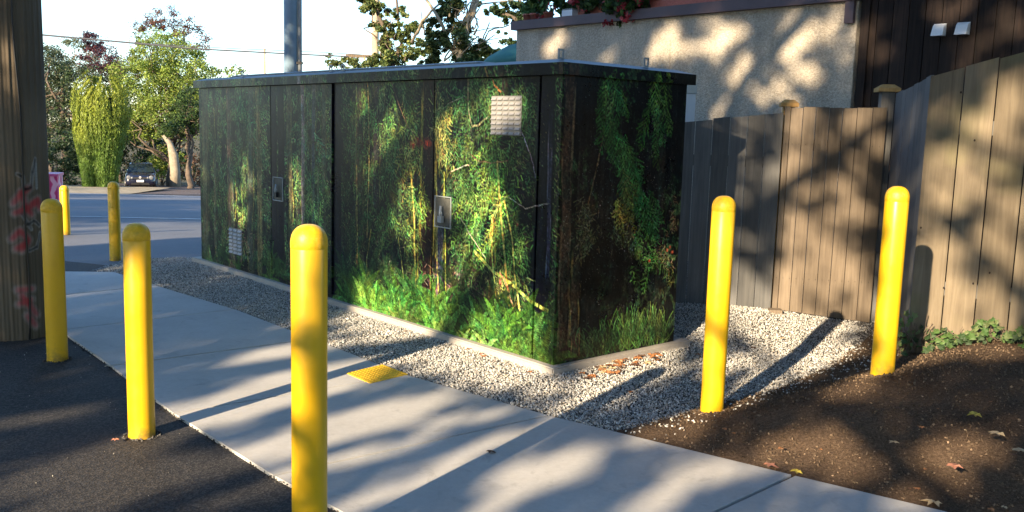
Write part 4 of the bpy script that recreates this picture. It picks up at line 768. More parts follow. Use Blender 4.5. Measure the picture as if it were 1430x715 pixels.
# roof terrace: planters, flowers, red boards, small box
def leafcloud(name, C_, R_, n, size, cols, parent=None, mat=None, clusters=40, flat=1., keep=None, up=.25, hollow=.5, elong=.55, **tags):
    C_ = np.asarray(C_, float).reshape(-1, 3); R_ = np.asarray(R_, float).reshape(-1, 3)
    vol = R_.prod(1)**(2/3); pick = rng.choice(len(C_), clusters, p=vol/vol.sum()); q = rng.normal(size=(clusters, 3)); q /= np.linalg.norm(q, axis=1, keepdims=True)
    q *= (hollow+(1-hollow)*rng.random((clusters, 1)))**.7; cc = C_[pick]+q*R_[pick]; cr = R_[pick].mean(1)*rng.uniform(.16, .36, clusters)
    k = rng.integers(0, clusters, n); g_ = rng.normal(size=(n, 3))*.5; P = cc[k]+g_*cr[k, None]*np.array([1, 1, .75])
    shade = rng.uniform(.6, 1.25, clusters)
    if keep is not None: ok = keep(P); P = P[ok]; k = k[ok]
    return leaves(name, P, size, cols, shade[k], parent, mat, up, elong, **tags)
def leaves(name, P, size, cols, shade, parent=None, mat=None, up=.25, elong=.55, **tags):
    n = len(P); nr_ = rng.normal(size=(n, 3)); nr_[:, 2] = np.abs(nr_[:, 2])+up; nr_ /= np.linalg.norm(nr_, axis=1, keepdims=True)
    a = rng.normal(size=(n, 3)); a -= (a*nr_).sum(1, keepdims=True)*nr_; a /= np.linalg.norm(a, axis=1, keepdims=True); b = np.cross(nr_, a)
    s = size*rng.uniform(.6, 1.25, (n, 1)); V = np.stack([P-a*s*.5, P+b*s*elong*.5, P+a*s*.5, P-b*s*elong*.5], 1).reshape(-1, 3)
    F = np.arange(4*n).reshape(n, 4); cols = np.asarray(cols, float).reshape(-1, 3); c = cols[rng.integers(0, len(cols), n)]*np.asarray(shade).reshape(-1, 1)*rng.uniform(.75, 1.25, (n, 1))
    return mesh_np(name, V, F, mat or M['leaf'], parent, col=np.repeat(np.clip(c, 0, 1), 4, 0), **tags)
def on_house(s, b, z): return HA.to_3d()+h3*s+n3*b+UP*z
def s_at(px, b=0):
    for s in np.linspace(-1, 6, 1400):
        q = on_house(s, b, 3.0); v = q-Vector((0, 0, CAM_H)); z = v.dot(CF)
        if 715+FPX*v.dot(CR)/z >= px: return s
    return 6
def planter(px0, px1, label, z0=2.976, h=.11, b0=.06):
    s0, s1 = s_at(px0, b0), s_at(px1, b0); t = thing('planter_box', on_house((s0+s1)/2, b0+.12, z0), label, 'planter', 'planter boxes on the roof edge'); bm = bmesh.new()
    obox(bm, on_house(0, 0, 0), h3, n3, UP, s0, s1, b0, b0+.26, z0+.002, z0+h); bm_obj('box', bm, M['terracotta'], t, bevel=.008)
    bm = bmesh.new(); obox(bm, on_house(0, 0, 0), h3, n3, UP, s0-.012, s1+.012, b0-.012, b0+.272, z0+h+.001, z0+h+.028); bm_obj('rim', bm, M['terracotta'], t, bevel=.004)
    return s0, s1
GR = [(.05, .10, .03), (.08, .16, .04), (.035, .07, .03)]; RED = [(.55, .06, .08), (.42, .04, .06), (.65, .16, .18)]
def bush(px0, px1, b, z, hz, name, label, cat, cols, n=900, fl=0, fcols=RED, size=.07, droop=0, group=None):
    s0, s1 = s_at(px0, b), s_at(px1, b); t = thing(name, on_house((s0+s1)/2, b, z), label, cat, group)
    cs = [on_house(s0+(s1-s0)*(i+.5)/5, b, z+hz*random.uniform(.3, .7)) for i in range(5)]; leafcloud('foliage', cs, [(abs(s1-s0)/6, .14, hz*.5)]*5, n, size, cols, t, clusters=60, up=.1, kind='stuff')
    bm = bmesh.new()
    for c in cs: tube(bm, [(c[0], c[1], z), (c[0]+.02, c[1], c[2])], .008, 5)
    bm_obj('stems', bm, M['bark'], t, kind='stuff')
    if fl: leafcloud('flowers', [(c[0], c[1], c[2]-droop) for c in cs], [(abs(s1-s0)/6, .17, hz*.55)]*5, fl, size*.62, fcols, t, clusters=26, up=0, elong=.9, kind='stuff')
planter(806, 868, 'narrow terracotta planter overflowing with red flowers on the roof edge')
planter(872, 906, 'small terracotta planter at the left end of the red boards on the roof edge')
bush(755, 812, .12, 2.98, .46, 'flowering_plant', 'green plant with small red flowers at the left of the roof edge', 'plant', GR, 1600, 220, size=.09)
bush(802, 872, .03, 3.02, .44, 'flowering_plant', 'mass of red and pink flowers in the long roof planter', 'plant', GR, 1900, 900, size=.09)
bush(850, 905, -.02, 2.88, .52, 'flowering_plant', 'red flowers spilling down over the purple roof trim', 'plant', GR, 1200, 900, size=.09, droop=.04)
bush(732, 764, .5, 2.98, .60, 'leafy_shrub', 'broad-leaved green shrub at the far left corner of the roof', 'plant', [(.06, .14, .05), (.10, .2, .07)], 700, 0, size=.14)
for j, px in enumerate((735, 745, 764)):
    s = s_at(px, .1); t = thing('clay_pot', on_house(s, .12, 2.976), ('little clay pot nearest the left corner of the roof', 'little clay pot second from the left roof corner', 'little clay pot beside the grey roof box')[j], 'pot', 'small pots on the roof edge'); c = on_house(s, .12, 2.977)
    bm = bmesh.new(); lathe(bm, c, [(0, 0), (.045, 0), (.06, .08), (.068, .08), (.068, .10), (.055, .10), (.05, .085), (0, .085)], 14); bm_obj('pot_body', bm, M['terracotta'], t, True)
s = s_at(797, .02); t = thing('roof_box', on_house(s, .02, 2.976), 'small pale grey metal box with ribbed lid on the purple roof trim', 'box')
bm = bmesh.new(); obox(bm, on_house(0, 0, 2.977), h3, n3, UP, s-.09, s+.09, -.05, .10, 0, .07); bm_obj('box_body', bm, M['pale_panel'], t, bevel=.006)
bm = bmesh.new()
for q in range(5): obox(bm, on_house(0, 0, 3.048), h3, n3, UP, s-.08+q*.036, s-.062+q*.036, -.05, .10, 0, .018)
bm_obj('lid_ribs', bm, M['steel'], t)
s0 = s_at(908, .05); t = thing('red_railing', on_house(s0, .05, 2.976), 'weathered red horizontal boards railing on the roof edge', 'railing')
for q in range(4):
    bm = bmesh.new(); obox(bm, on_house(0, 0, 2.978), h3, n3, UP, s0, HW-.2, .04, .062, q*.095, q*.095+.088); bm_obj('board', bm, M['red_wood'], t, bevel=.003)
bm = bmesh.new(); obox(bm, on_house(0, 0, 2.978), h3, n3, UP, s0-.05, s0-.002, .02, .09, 0, .42); bm_obj('post', bm, M['purple_trim'], t)
# teal parasol beyond the house corner
t = thing('garden_parasol', (.42, 15.6, 0), 'teal domed garden parasol peeping out left of the house corner', 'parasol')
bm = bmesh.new(); rr = [(0, 3.03), (.3, 3.01), (.62, 2.92), (.92, 2.74), (1.05, 2.60), (1.03, 2.60), (.9, 2.72), (.6, 2.9), (0, 3.0)]; lathe(bm, (.42, 15.6, 0), rr, 16); bm_obj('canopy', bm, M['teal'], t, True)
bm = bmesh.new(); tube(bm, [(.42, 15.6, -.3), (.42, 15.6, 3.04)], .025, 8); bm_obj('pole', bm, M['white_metal'], t)
# ------------------------------------------------------------------ wooden utility pole at the left, with sprayed marks
PX_, PY_, PR0 = -3.535, 6.44, .245
up_ = thing('utility_pole', (PX_, PY_, 0), 'thick old wooden utility pole with red and black graffiti at the left edge', 'utility pole')
nth, nz = 220, 150; th = np.linspace(math.pi*1.02, math.pi*2.1, nth); zz = np.linspace(-.05, 2.6, nz*2)
TH, ZZ = np.meshgrid(th, zz)
def prad(z): return PR0*(1-.012*z)
def rings(thv, zv, j=True):
    r = prad(zv)
    if j: r = r+.0025*np.sin(thv*31+np.sin(zv*1.3)*2)+.002*np.sin(thv*57+zv*.6)+.003*np.sin(thv*7+zv*.5)-.010*np.exp(-((thv-5.55+.02*np.sin(zv*3)+.010*zv)/.014)**2)
    return np.stack([PX_+r*np.cos(thv), PY_+r*np.sin(thv), zv], -1)
V = rings(TH, ZZ).reshape(-1, 3)
PA = np.zeros((len(zz), nth, 3)); base = np.ones((len(zz), nth))
def sprayline(pts, wd, col, a):
    pts = np.array(pts, float)
    for p0, p1 in zip(pts, pts[1:]):
        for t_ in np.linspace(0, 1, 14):
            c = p0*(1-t_)+p1*t_; d = np.hypot((TH-c[0])*PR0, ZZ-c[1]); m_ = a*np.clip(1.3-d/wd, 0, 1)**1.3*np.clip(.55+.9*rng.random(d.shape), 0, 1)*.5
            GC[:] = GC*(1-m_[..., None])+np.array(col)*m_[..., None]; GA[:] = np.maximum(GA, m_)
GC = np.zeros((len(zz), nth, 3))+.5; GA = np.zeros((len(zz), nth))
def pole_uv(px, py):
    d = ray(px, py); ox, oy = -PX_, -PY_; a_ = d.x**2+d.y**2; b_ = 2*(ox*d.x+oy*d.y); c_ = ox**2+oy**2-PR0**2; disc = max(0, b_*b_-4*a_*c_); t_ = (-b_-math.sqrt(disc))/2/a_; p = Vector((d.x*t_, d.y*t_, CAM_H+d.z*t_)); an = math.atan2(p.y-PY_, p.x-PX_) % (2*math.pi); return an, p.z
def sp_(pts, wd, col, a): sprayline([pole_uv(*p) for p in pts], wd, col, a)
RD = (.48, .02, .04)
for pts in ([(18, 285), (30, 270), (42, 262)], [(20, 298), (35, 292), (50, 285)], [(30, 268), (36, 290), (45, 300)], [(16, 335), (28, 322), (40, 335), (30, 350)], [(22, 348), (36, 340)], [(24, 405), (46, 403)], [(30, 412), (40, 425), (52, 440)], [(26, 425), (44, 418)], [(38, 440), (50, 455)], [(44, 285), (54, 278), (56, 292)]): sp_(pts, .032, RD, .55)
for pts in ([(24, 243), (32, 247), (34, 265), (44, 262), (46, 240), (50, 222)], [(50, 222), (52, 262)], [(36, 315), (48, 308), (56, 315)], [(40, 350), (52, 345), (57, 325)], [(30, 298), (44, 320)]): sp_(pts, .014, (.012, .012, .014), 1.)
idx = np.arange(nth*len(zz)).reshape(len(zz), nth); F = np.stack([idx[:-1, :-1], idx[:-1, 1:], idx[1:, 1:], idx[1:, :-1]], -1).reshape(-1, 4)
m = N('creosote_pole_painted', .85, .25); m.geo(); add = m.mapping((11, 11, .8)); gg = m.noise(1.6, 6, .65, co=add, dist=.9)
c = m.ramp(gg, [(.25, (.115, .093, .067)), (.75, (.15, .122, .089))]); c = m.mix(1, c, m.ramp(m.noise(1.5, 5), [(.3, .75), (.7, 1.2)]), 'MULTIPLY')
at = m.n('Attribute'); at.attribute_name = 'tint'; al = m.n('Attribute'); al.attribute_name = 'spray'; m.color(m.mix(al.outputs['Fac'], c, at.outputs['Color'])); m.bump(gg, .25, .006)
wood = mesh_np('weathered_face', V, F, m.m, up_, smooth=True, col=GC.reshape(-1, 3))
fa = wood.data.attributes.new('spray', 'FLOAT', 'POINT'); fa.data.foreach_set('value', np.clip(GA.ravel()*2.4, 0, .92).astype(np.float32))
tb = np.linspace(math.pi*.1, math.pi*1.02, 40); T2, Z2 = np.meshgrid(tb, np.array([-.05, 2.6])); V = rings(T2, Z2, False).reshape(-1, 3); idx = np.arange(80).reshape(2, 40); F = np.stack([idx[:-1, :-1], idx[:-1, 1:], idx[1:, 1:], idx[1:, :-1]], -1).reshape(-1, 4)
mesh_np('rear_face', V, F, M['pole'], up_, smooth=True)
bm = bmesh.new(); tube(bm, [(PX_, PY_, 2.6), (PX_, PY_, 9)], [prad(2.6), .17], 32); bm_obj('shaft', bm, M['pole'], up_, True)
cb = [rings(np.array([5.50+.05*math.sin(z*2.1)+.03*math.sin(z*5)]), np.array([z]), False)[0]+np.array([.004, -.004, 0]) for z in np.linspace(0, 2.6, 30)]
bm = bmesh.new(); tube(bm, cb, .006, 6); bm_obj('ground_wire', bm, M['black_metal'], up_, True)
# ------------------------------------------------------------------ steel pole, distant poles and wires
sp0 = ony(406, 60, 17.0); t = thing('steel_pole', (sp0.x, 17, T(17)), 'tall steel pole toned shade-blue rising behind the cabinet lid', 'pole')
bm = bmesh.new(); tube(bm, [(sp0.x, 17, T(17)-.2), (sp0.x, 17, 9)], [.122, .118], 24); bm_obj('shaft', bm, m_simple('shade_blue_steel', (.19, .28, .37), .5, scale=3), t, True)  # blue tone stands for shade on the pole
bm = bmesh.new(); x3 = ony(412.5, 60, 17).x; tube(bm, [(x3, 17.1, T(17)-.2), (x3, 17.1, 9)], .05, 10); bm_obj('lit_edge_strip', bm, M['pale_bark'], t, True)  # pale strip added to stand for the sunlit right edge
bm = bmesh.new(); x2 = ony(419, 60, 17).x; tube(bm, [(x2, 17, T(17)-.2), (x2, 17, 9)], .036, 10); bm_obj('conduit', bm, M['steel'], t, True)
bm = bmesh.new(); z = ony(417, 88, 17).z; obox(bm, (x2, 17, z), (1, 0, 0), (0, 1, 0), UP, -.10, .05, -.05, .05, -.02, .02); bm_obj('clamp', bm, M['black_metal'], t)
d0 = ony(524, 60, 32); t = thing('distant_pole', (d0.x, 32, T(32)), 'pale distant wooden pole with crossarm in front of the trees', 'utility pole')
bm = bmesh.new(); tube(bm, [(d0.x, 32, T(32)-.2), (d0.x, 32, 9.5)], [.14, .11], 12); bm_obj('shaft', bm, M['pale_bark'], t, True)
ca = ony(505, 79, 32); bm = bmesh.new(); obox(bm, (d0.x, 31.86, ca.z), (1, 0, 0), (0, 1, 0), UP, ony(484, 79, 32).x-d0.x, .32, -.05, .05, -.05, .05); bm_obj('crossarm', bm, M['pole'], t)
def wire(pts, label, r=.018):
    q = [ony(px, py, y) for px, py, y in pts]; Q = []
    for i in range(len(q)-1):
        for k in range(6): Q.append(q[i].lerp(q[i+1], k/6))
    bm = bmesh.new(); tube(bm, Q+[q[-1]], r, 5); o = bm_obj('overhead_wire', bm, M['wire'], None, label=label, cat='wire', group='overhead wires across the street')
wire([(-260, 20, 31.8), (48, 48, 31.8), (150, 57, 31.8), (270, 68, 31.8), (400, 75, 31.8), (486, 79, 31.8)], 'thicker lower overhead wire running to the crossarm', .026)
wire([(-260, 30, 32.1), (48, 47, 32.1), (210, 61.5, 32.1), (330, 68, 32.1), (440, 72.5, 32.1), (508, 76.5, 32.1)], 'thin upper overhead wire just above the thicker one', .013)
t = thing('thin_mast', (ony(370, 80, 40).x, 40, T(40)), 'thin bare mast standing left of the steel pole against the sky', 'mast'); a = ony(369.5, 68, 40)
bm = bmesh.new(); tube(bm, [(a.x, 40, T(40)), (a.x, 40, a.z)], .045, 6); bm_obj('mast_shaft', bm, M['pale_bark'], t)
bm = bmesh.new(); obox(bm, (a.x, 40, a.z), (1, 0, 0), (0, 1, 0), UP, -.08, .08, -.05, .05, 0, .10); bm_obj('mast_head', bm, M['steel'], t)
# pink box
c = ony(66, 243, 17.5); pb = thing('pink_box', (c.x, 17.5, T(17.5)), 'pink patterned street box half hidden behind the wooden pole', 'street box')
m = N('pink_pattern', .5, .4); f = m.n('TexWave'); f.inputs['Scale'].default_value = 2.2; f.inputs['Distortion'].default_value = 9; f.inputs['Detail'].default_value = 2; m.l(m.co, f.inputs['Vector'])
m.color(m.ramp(f.outputs['Color'], [(.35, (.50, .02, .13)), (.5, (.62, .10, .22)), (.7, (.70, .35, .45))])); 
bm = bmesh.new(); obox(bm, (c.x, 17.5, 0), (.95, .3, 0), (-.3, .95, 0), UP, -.45, .22, -.3, .3, T(17.5)-.1, c.z-.03); bm_obj('box_body', bm, m.m, pb, bevel=.015)
bm = bmesh.new(); obox(bm, (c.x, 17.5, 0), (.95, .3, 0), (-.3, .95, 0), UP, -.47, .24, -.32, .32, c.z-.028, c.z+.02); bm_obj('box_lid', bm, m_simple('pink_lid', (.5, .06, .2), .4), pb, bevel=.01)
# ------------------------------------------------------------------ trees and shrubs
def limb_pts(a, b, wob=.1, k=6):
    a = Vector(a); b = Vector(b); L = (b-a).length; out = [a]
    for i in range(1, k): out.append(a.lerp(b, i/k)+Vector((random.uniform(-1, 1), random.uniform(-1, 1), random.uniform(-.5, .5)))*wob*L*.25)
    return out+[b]
def tree(name, label, x, y, h, tr, blobs, n, size, cols, group=None, bark=None, clusters=90, trunk_top=.7, hollow=.45, keep=None, z0=None, up=.25, lean=(0, 0), cat='tree'):
    """blobs: (dx, dy, z above base, rx, ry, rz)"""
    z0 = T(y) if z0 is None else z0; t = thing(name, (x, y, z0), label, cat, group); bark = bark or M['bark']
    B = [(x+b[0], y+b[1], z0+b[2]) for b in blobs]; R_ = [b[3:] for b in blobs]
    bm = bmesh.new(); top = Vector((x+lean[0], y+lean[1], z0+h*trunk_top)); tp = limb_pts((x, y, z0-.2), top, .12, 8); tube(bm, tp, [tr*(1.15 if i == 0 else 1)*(1-.09*i) for i in range(9)], 9); bm_obj('trunk', bm, bark, t, True)
    bm = bmesh.new()
    for i, b in enumerate(B):
        for q in range(2):
            st = tp[min(8, 3+int(random.random()*5))]; e = Vector(b)+Vector([random.uniform(-.7, .7)*r for r in R_[i]]); lp = limb_pts(st, e, .35, 6); tube(bm, lp, [tr*.42*(1-.14*k) for k in range(7)], 6)
            for r in range(2): s = lp[random.randint(2, 5)]; tube(bm, limb_pts(s, s+Vector([random.uniform(-1, 1)*v for v in R_[i]])*.8, .3, 4), [tr*.16*(1-.2*k) for k in range(5)], 5)
    bm_obj('limbs', bm, bark, t, True)
    leafcloud('crown', B, R_, n, size, cols, t, clusters=clusters, hollow=hollow, keep=keep, up=up)
    return t
LG = [(.22, .30, .05), (.16, .25, .045), (.28, .33, .07)]; DG = [(.035, .065, .02), (.05, .085, .03), (.028, .05, .022)]; MG = [(.07, .13, .03), (.10, .16, .04), (.05, .10, .03)]; PU = [(.10, .035, .045), (.14, .05, .05), (.07, .03, .04)]; YGc = [(.20, .21, .05), (.12, .16, .04), (.07, .11, .035)]
# golden columnar yew: upright sprays packed in ridges
def yew(x, y, hh, r0, label):
    z0 = T(y); t = thing('columnar_yew', (x, y, z0), label, 'tree'); n = 46000
    a = rng.uniform(0, 2*math.pi, n); f = rng.random(n); prof = np.interp(f, [0, .1, .35, .7, .88, 1], [.42, .48, .66, 1.0, .92, .45])
    rid = np.round(a*37/2/math.pi)/37*2*math.pi; lob = .5+.5*np.sin(rid*7.3+3); hs_ = np.abs(np.sin(rid*12.9898)*43758.5) % 1; top = hh*(.80+.20*hs_**1.5); a2 = rid+(a-rid)*.85+.05*np.sin(f*9+rid*3)
    inn = rng.random(n)**.5; r = r0*prof*(.62+.16*hs_+.22*inn+.03*rng.normal(size=n))
    P = np.stack([x+r*np.cos(a2), y+r*np.sin(a2)*.9, z0+.15+f*top], 1); gold = np.clip((f-.35)*1.3, 0, 1)*inn
    P2 = P.copy(); s = .065; V = np.zeros((n, 4, 3)); ang = a2+rng.normal(0, .6, n); tx = np.stack([-np.sin(ang), np.cos(ang), np.zeros(n)], 1)
    lean = np.stack([np.cos(a2)*.22, np.sin(a2)*.22, np.ones(n)], 1)+rng.normal(0, .5, (n, 3)); L = s*rng.uniform(.9, 2.0, (n, 1))
    V[:, 0] = P-lean*L*.5; V[:, 1] = P+tx*s*.34; V[:, 2] = P+lean*L*.5; V[:, 3] = P-tx*s*.34
    c = np.array([(.13, .22, .035)])*(1-gold[:, None])+np.array([(.38, .40, .045)])*gold[:, None]; c = c*rng.uniform(.65, 1.3, (n, 1))*(.55+.45*inn[:, None])  # inner leaves darkened, shade between the ridges put into the colour
    mesh_np('foliage', V.reshape(-1, 3), np.arange(4*n).reshape(n, 4), M['leaf'], t, col=np.repeat(c, 4, 0))
    bm = bmesh.new(); tube(bm, [(x, y, z0-.1), (x, y, z0+hh*.8)], [r0*.30, r0*.38], 12); bm_obj('inner_stems', bm, m_simple('yew_wood', (.02, .022, .012), .95, scale=6), t)
p = ony(146, 262, 46); yew(p.x, 46, 5.75, 1.45, 'tall golden-tipped columnar yew with upright ridges beside the dark car')
p = ony(117, 262, 45); yew(p.x, 45.5, 4.0, .65, 'slimmer darker columnar yew leaning against the golden one at left')
def at(px, y): return ony(px, 200, y).x
def zpx(py, px, y): return ony(px, py, y).z-T(y)
tree('maple_tree', 'large pale yellow-green maple spreading above the dark car', at(238, 57), 57, 9, .24, [(-.4, 0, 8.2, 2.0, 1.8, 1.3), (-1.6, -.3, 6.6, 1.8, 1.8, 1.4), (1.2, 0, 7.0, 1.5, 1.8, 1.5), (-2.2, -.5, 5.0, 1.5, 1.6, 1.1), (.2, -.8, 5.2, 2.2, 2, 1.4), (2., 0, 4.6, 1.3, 1.6, 1.2), (-.6, -1, 3.9, 2.2, 1.6, .8), (2.6, .2, 6.0, 1.0, 1.4, 1.0), (-1, .5, 5.8, 2.6, 1.6, 2.2), (1.5, .5, 5.6, 2.0, 1.6, 2.0), (-2.6, .6, 3.6, 1.6, 1.4, 1.2), (0, .6, 4.4, 3.0, 1.6, 1.6), (.5, .6, 7.2, 2.2, 1.6, 1.6)], 52000, .14, LG, clusters=420, bark=M['bark'], trunk_top=.5)
tree('cedar_tree', 'dark flat-layered conifer branch mass low beside the cabinet end', at(263, 52), 52, 6.5, .20, [(.2, 0, 4.3, 1.5, 1.2, .7), (-.6, 0, 3.6, 1.2, 1.2, .6), (1.3, 0, 3.9, 1.3, 1.2, .6), (.4, -.2, 5.1, 1.1, 1.1, .6)], 9000, .13, DG+MG, clusters=110, bark=M['bark'], trunk_top=.6)
tree('plum_tree', 'purple-leaved tree top rising behind the golden yew', at(168, 66), 66, 11, .2, [(-1.2, 0, 8.5, 1.5, 1.4, 1.3), (.8, 0, 8.0, 1.4, 1.4, 1.2), (-2.0, 0, 9.6, .9, 1, .7)], 9000, .15, PU+[(.06, .07, .10)], clusters=110)
tree('copper_beech', 'reddish tree top showing above the pale maple', at(240, 72), 72, 14, .25, [(0, 0, 12.3, 1.6, 1.5, 1.0), (-1.6, 0, 11.0, 1.6, 1.5, 1.5), (1.5, 0, 10.8, 1.6, 1.5, 1.4)], 5000, .17, [(.16, .06, .05), (.10, .08, .04)], clusters=70)
tree('pine_tree', 'dark ragged evergreen at left between wooden pole and yew', at(90, 56), 56, 9, .3, [(-1, 0, 7.2, 1.7, 1.6, 1.2), (1, 0, 6.2, 1.6, 1.6, 1.2), (-1.5, 0, 5.0, 2., 1.8, 1.3), (.8, -.4, 4.4, 2, 1.8, 1.2), (-.6, 0, 2.6, 2.6, 1.8, 1.3), (2.0, 0, 2.6, 1.6, 1.4, 1.4)], 22000, .14, DG+[(.10, .11, .05)], clusters=260)
tree('oak_tree', 'grey-green tree crown farthest left beyond the pines', at(68, 68), 68, 11, .3, [(-1, 0, 9.0, 2., 1.8, 1.3), (1.8, 0, 8.8, 2, 1.8, 1.3), (0, 0, 7, 2.8, 2, 1.6), (4, 0, 7.5, 1.6, 1.4, 1.3)], 13000, .17, [(.10, .13, .07), (.14, .15, .08)], clusters=160)
tree('birch_tree', 'small pale tree top between maple and steel pole', at(318, 70), 70, 9, .2, [(0, 0, 7.9, 1.5, 1.5, .9), (.8, 0, 6.6, 1.8, 1.5, 1.2), (-1, 0, 6.4, 1.3, 1.5, 1.2)], 2600, .21, LG, clusters=60)
tree('hedge_tree', 'small round tree top just left of the steel pole', at(388, 74), 74, 8.6, .2, [(0, 0, 7.9, .9, 1.0, .7), (.6, 0, 6.6, 1.5, 1.3, 1.0)], 1500, .21, YGc, clusters=40)
tree('ash_tree', 'pale feathery tree top right of the steel pole above the lid', at(470, 60), 60, 9, .2, [(0, 0, 8.1, .9, 1.2, .7), (1.4, 0, 7.6, 1.3, 1.2, .7), (-.2, 0, 6.6, 1.5, 1.3, .8), (2.6, 0, 7.0, 1.3, 1.2, .7)], 2600, .18, YGc, clusters=50)
# hedge and brush behind the car
def shrub(px, y, w_, h_, n, size, cols, label, name='shrub', dz=0, group=None, cl=60):
    x = at(px, y); t = thing(name, (x, y, T(y)), label, 'shrub', group); cs = [(x+random.uniform(-.6, .6)*w_/2, y+random.uniform(-.4, .4), T(y)+dz+h_*random.uniform(.35, .6)) for _ in range(4)]
    leafcloud('foliage', cs, [(w_*.34, .7, h_*.45)]*4, n, size, cols, t, clusters=cl)
    bm = bmesh.new()
    for c in cs: tube(bm, limb_pts((x, y, T(y)-.05), c, .2, 4), [.05, .045, .035, .03, .02], 5)
    bm_obj('stems', bm, M['bark'], t, True, kind='stuff')
shrub(224, 58, 3.6, 2.6, 3000, .16, LG, 'bright yellow-green bush glowing just behind the dark car')
shrub(268, 57, 4.0, 2.2, 2400, .13, [(.14, .07, .05), (.10, .08, .04), (.2, .12, .08)], 'russet twiggy bush beside the pale trunk')
shrub(190, 62, 5, 4.6, 4200, .2, DG, 'very dark tall shrub filling the gap behind the car')
shrub(250, 64, 7, 3.0, 3600, .2, DG, 'long dark hedge at the back of the drive')
shrub(80, 47, 5.2, 3.0, 5200, .15, DG, 'dark bushy hedge low between wooden pole and yew')
shrub(52, 50, 5.0, 4.6, 4200, .17, DG, 'tall dark shrub hidden mostly by the wooden pole')
shrub(118, 52, 3.0, 3.8, 3200, .16, DG, 'dark shrub packed in behind the smaller yew')
bm = bmesh.new(); x = at(243, 55); tk = thing('bare_trunk', (x, 55, T(55)), 'short pale sunlit tree trunk standing right of the dark car', 'tree trunk'); tube(bm, [(x, 55, T(55)-.1), (x+.04, 55, T(55)+1.0), (x-.06, 55, T(55)+2.0), (x-.3, 55.1, T(55)+2.7), (x-1.0, 55.6, T(55)+3.3)], [.36, .29, .27, .16, .08], 10); bm_obj('trunk', bm, m_simple('dull_pale_bark', (.26, .22, .16), .9, scale=6, var=.3, bump=.5), tk, True)
# vine-clad trees above the cabinet lid
SC = [(.14, .20, .06), (.09, .14, .04), (.26, .28, .09), (.05, .085, .035)]
def skytree(name, label, y, blobs, tr_px, n, size, cols, cl, bark, limbs, tr=.2):
    x0 = ony(tr_px, 120, y).x; t = thing(name, (x0, y, T(y)), label, 'tree'); cs = []; rs_ = []
    for px, py, rx, ry in blobs: q = ony(px, py, y); cs.append(q); rs_.append((rx*y/FPX, max(rx, ry)*y/FPX*.8, ry*y/FPX))
    leafcloud('crown', [tuple(c) for c in cs], rs_, n, size, cols, t, clusters=cl, hollow=.2)
    bm = bmesh.new(); q0 = ony(tr_px, 150, y); tube(bm, [(x0, y, T(y)-.2), (q0.x, y, q0.z*.5), tuple(q0)], [tr*1.3, tr, tr*.9], 9); bm_obj('trunk', bm, bark, t, True)
    bm = bmesh.new()
    for pts, r in limbs:
        P = [ony(a, b, y+random.uniform(-.2, .2)) for a, b in pts]; Q = []
        for a, b in zip(P, P[1:]): Q += [a.lerp(b, k/3)+Vector((random.uniform(-1, 1), 0, random.uniform(-1, 1)))*.02 for k in range(3)]
        Q.append(P[-1]); tube(bm, Q, [r*(1-.5*i/len(Q)) for i in range(len(Q))], 6)
    bm_obj('limbs', bm, bark, t, True)
br = []
random.seed(11)
for i in range(46):
    a = (random.gauss(640, 16), random.uniform(10, 88)); br.append(([a, (a[0]+random.gauss(4, 12), a[1]-random.uniform(6, 22)), (a[0]+random.gauss(8, 20), a[1]-random.uniform(20, 40))], random.uniform(.012, .028)))
skytree('vine_covered_tree', 'sunlit tree with tangled pale vines and bare twigs above the cabinet lid', 21, [(625, 22, 18, 16), (640, 55, 24, 24), (610, 60, 20, 18), (600, 35, 12, 12), (670, 70, 14, 14), (655, 85, 30, 12), (632, 5, 22, 8), (600, 88, 18, 10), (690, 78, 18, 14)], 636, 19000, .085, SC, 230, M['pale_bark'],
    [([(636, 150), (640, 90), (645, 50), (662, 0), (672, -40)], .10), ([(642, 92), (628, 60), (610, 20), (580, -20)], .05), ([(640, 80), (650, 45), (664, 10), (678, -30)], .06), ([(630, 150), (634, 95), (650, 60), (655, 20)], .05), ([(575, 60), (590, 30), (610, 8), (625, -8)], .035)]+br)
br = []
for i in range(16):
    a = (random.gauss(545, 20), random.uniform(20, 85)); br.append(([a, (a[0]+random.gauss(0, 12), a[1]-random.uniform(6, 22)), (a[0]+random.gauss(0, 18), a[1]-random.uniform(20, 34))], random.uniform(.012, .024)))
skytree('leafy_tree', 'dark and light clumped tree crown above the middle of the cabinet lid', 24, [(515, 10, 16, 14), (528, 30, 14, 12), (545, 42, 16, 14), (540, 62, 16, 14), (550, 80, 30, 12), (575, 75, 18, 14), (505, -8, 18, 10), (560, 20, 10, 14), (525, 88, 20, 8), (572, 55, 12, 8), (578, 38, 12, 10), (592, 66, 14, 12), (562, 48, 14, 12), (535, 15, 14, 10)], 548, 17000, .09, SC, 200, M['bark'], [([(548, 150), (548, 95), (540, 50), (525, 10), (510, -20)], .08), ([(548, 95), (560, 60), (556, 20), (552, -20)], .05)]+br)
skytree('holm_oak', 'dark green branches hanging left of the house roof', 26, [(690, 14, 14, 8), (708, 22, 16, 10), (722, 34, 12, 9), (715, 6, 20, 6), (738, 20, 24, 18), (702, 46, 8, 7), (745, 45, 20, 16), (668, 5, 10, 6), (712, 62, 14, 10), (735, 62, 16, 10)], 752, 9000, .10, DG+[(.06, .11, .04)], 170, M['bark'], [([(752, 150), (748, 60), (720, 25), (690, 15)], .08), ([(748, 60), (735, 20), (720, -10)], .06)])
skytree('far_poplar', 'pale distant foliage low beside the distant pole', 38, [(488, 84, 12, 6), (470, 90, 16, 6), (500, 92, 16, 6)], 490, 1500, .12, YGc, 40, M['bark'], [])
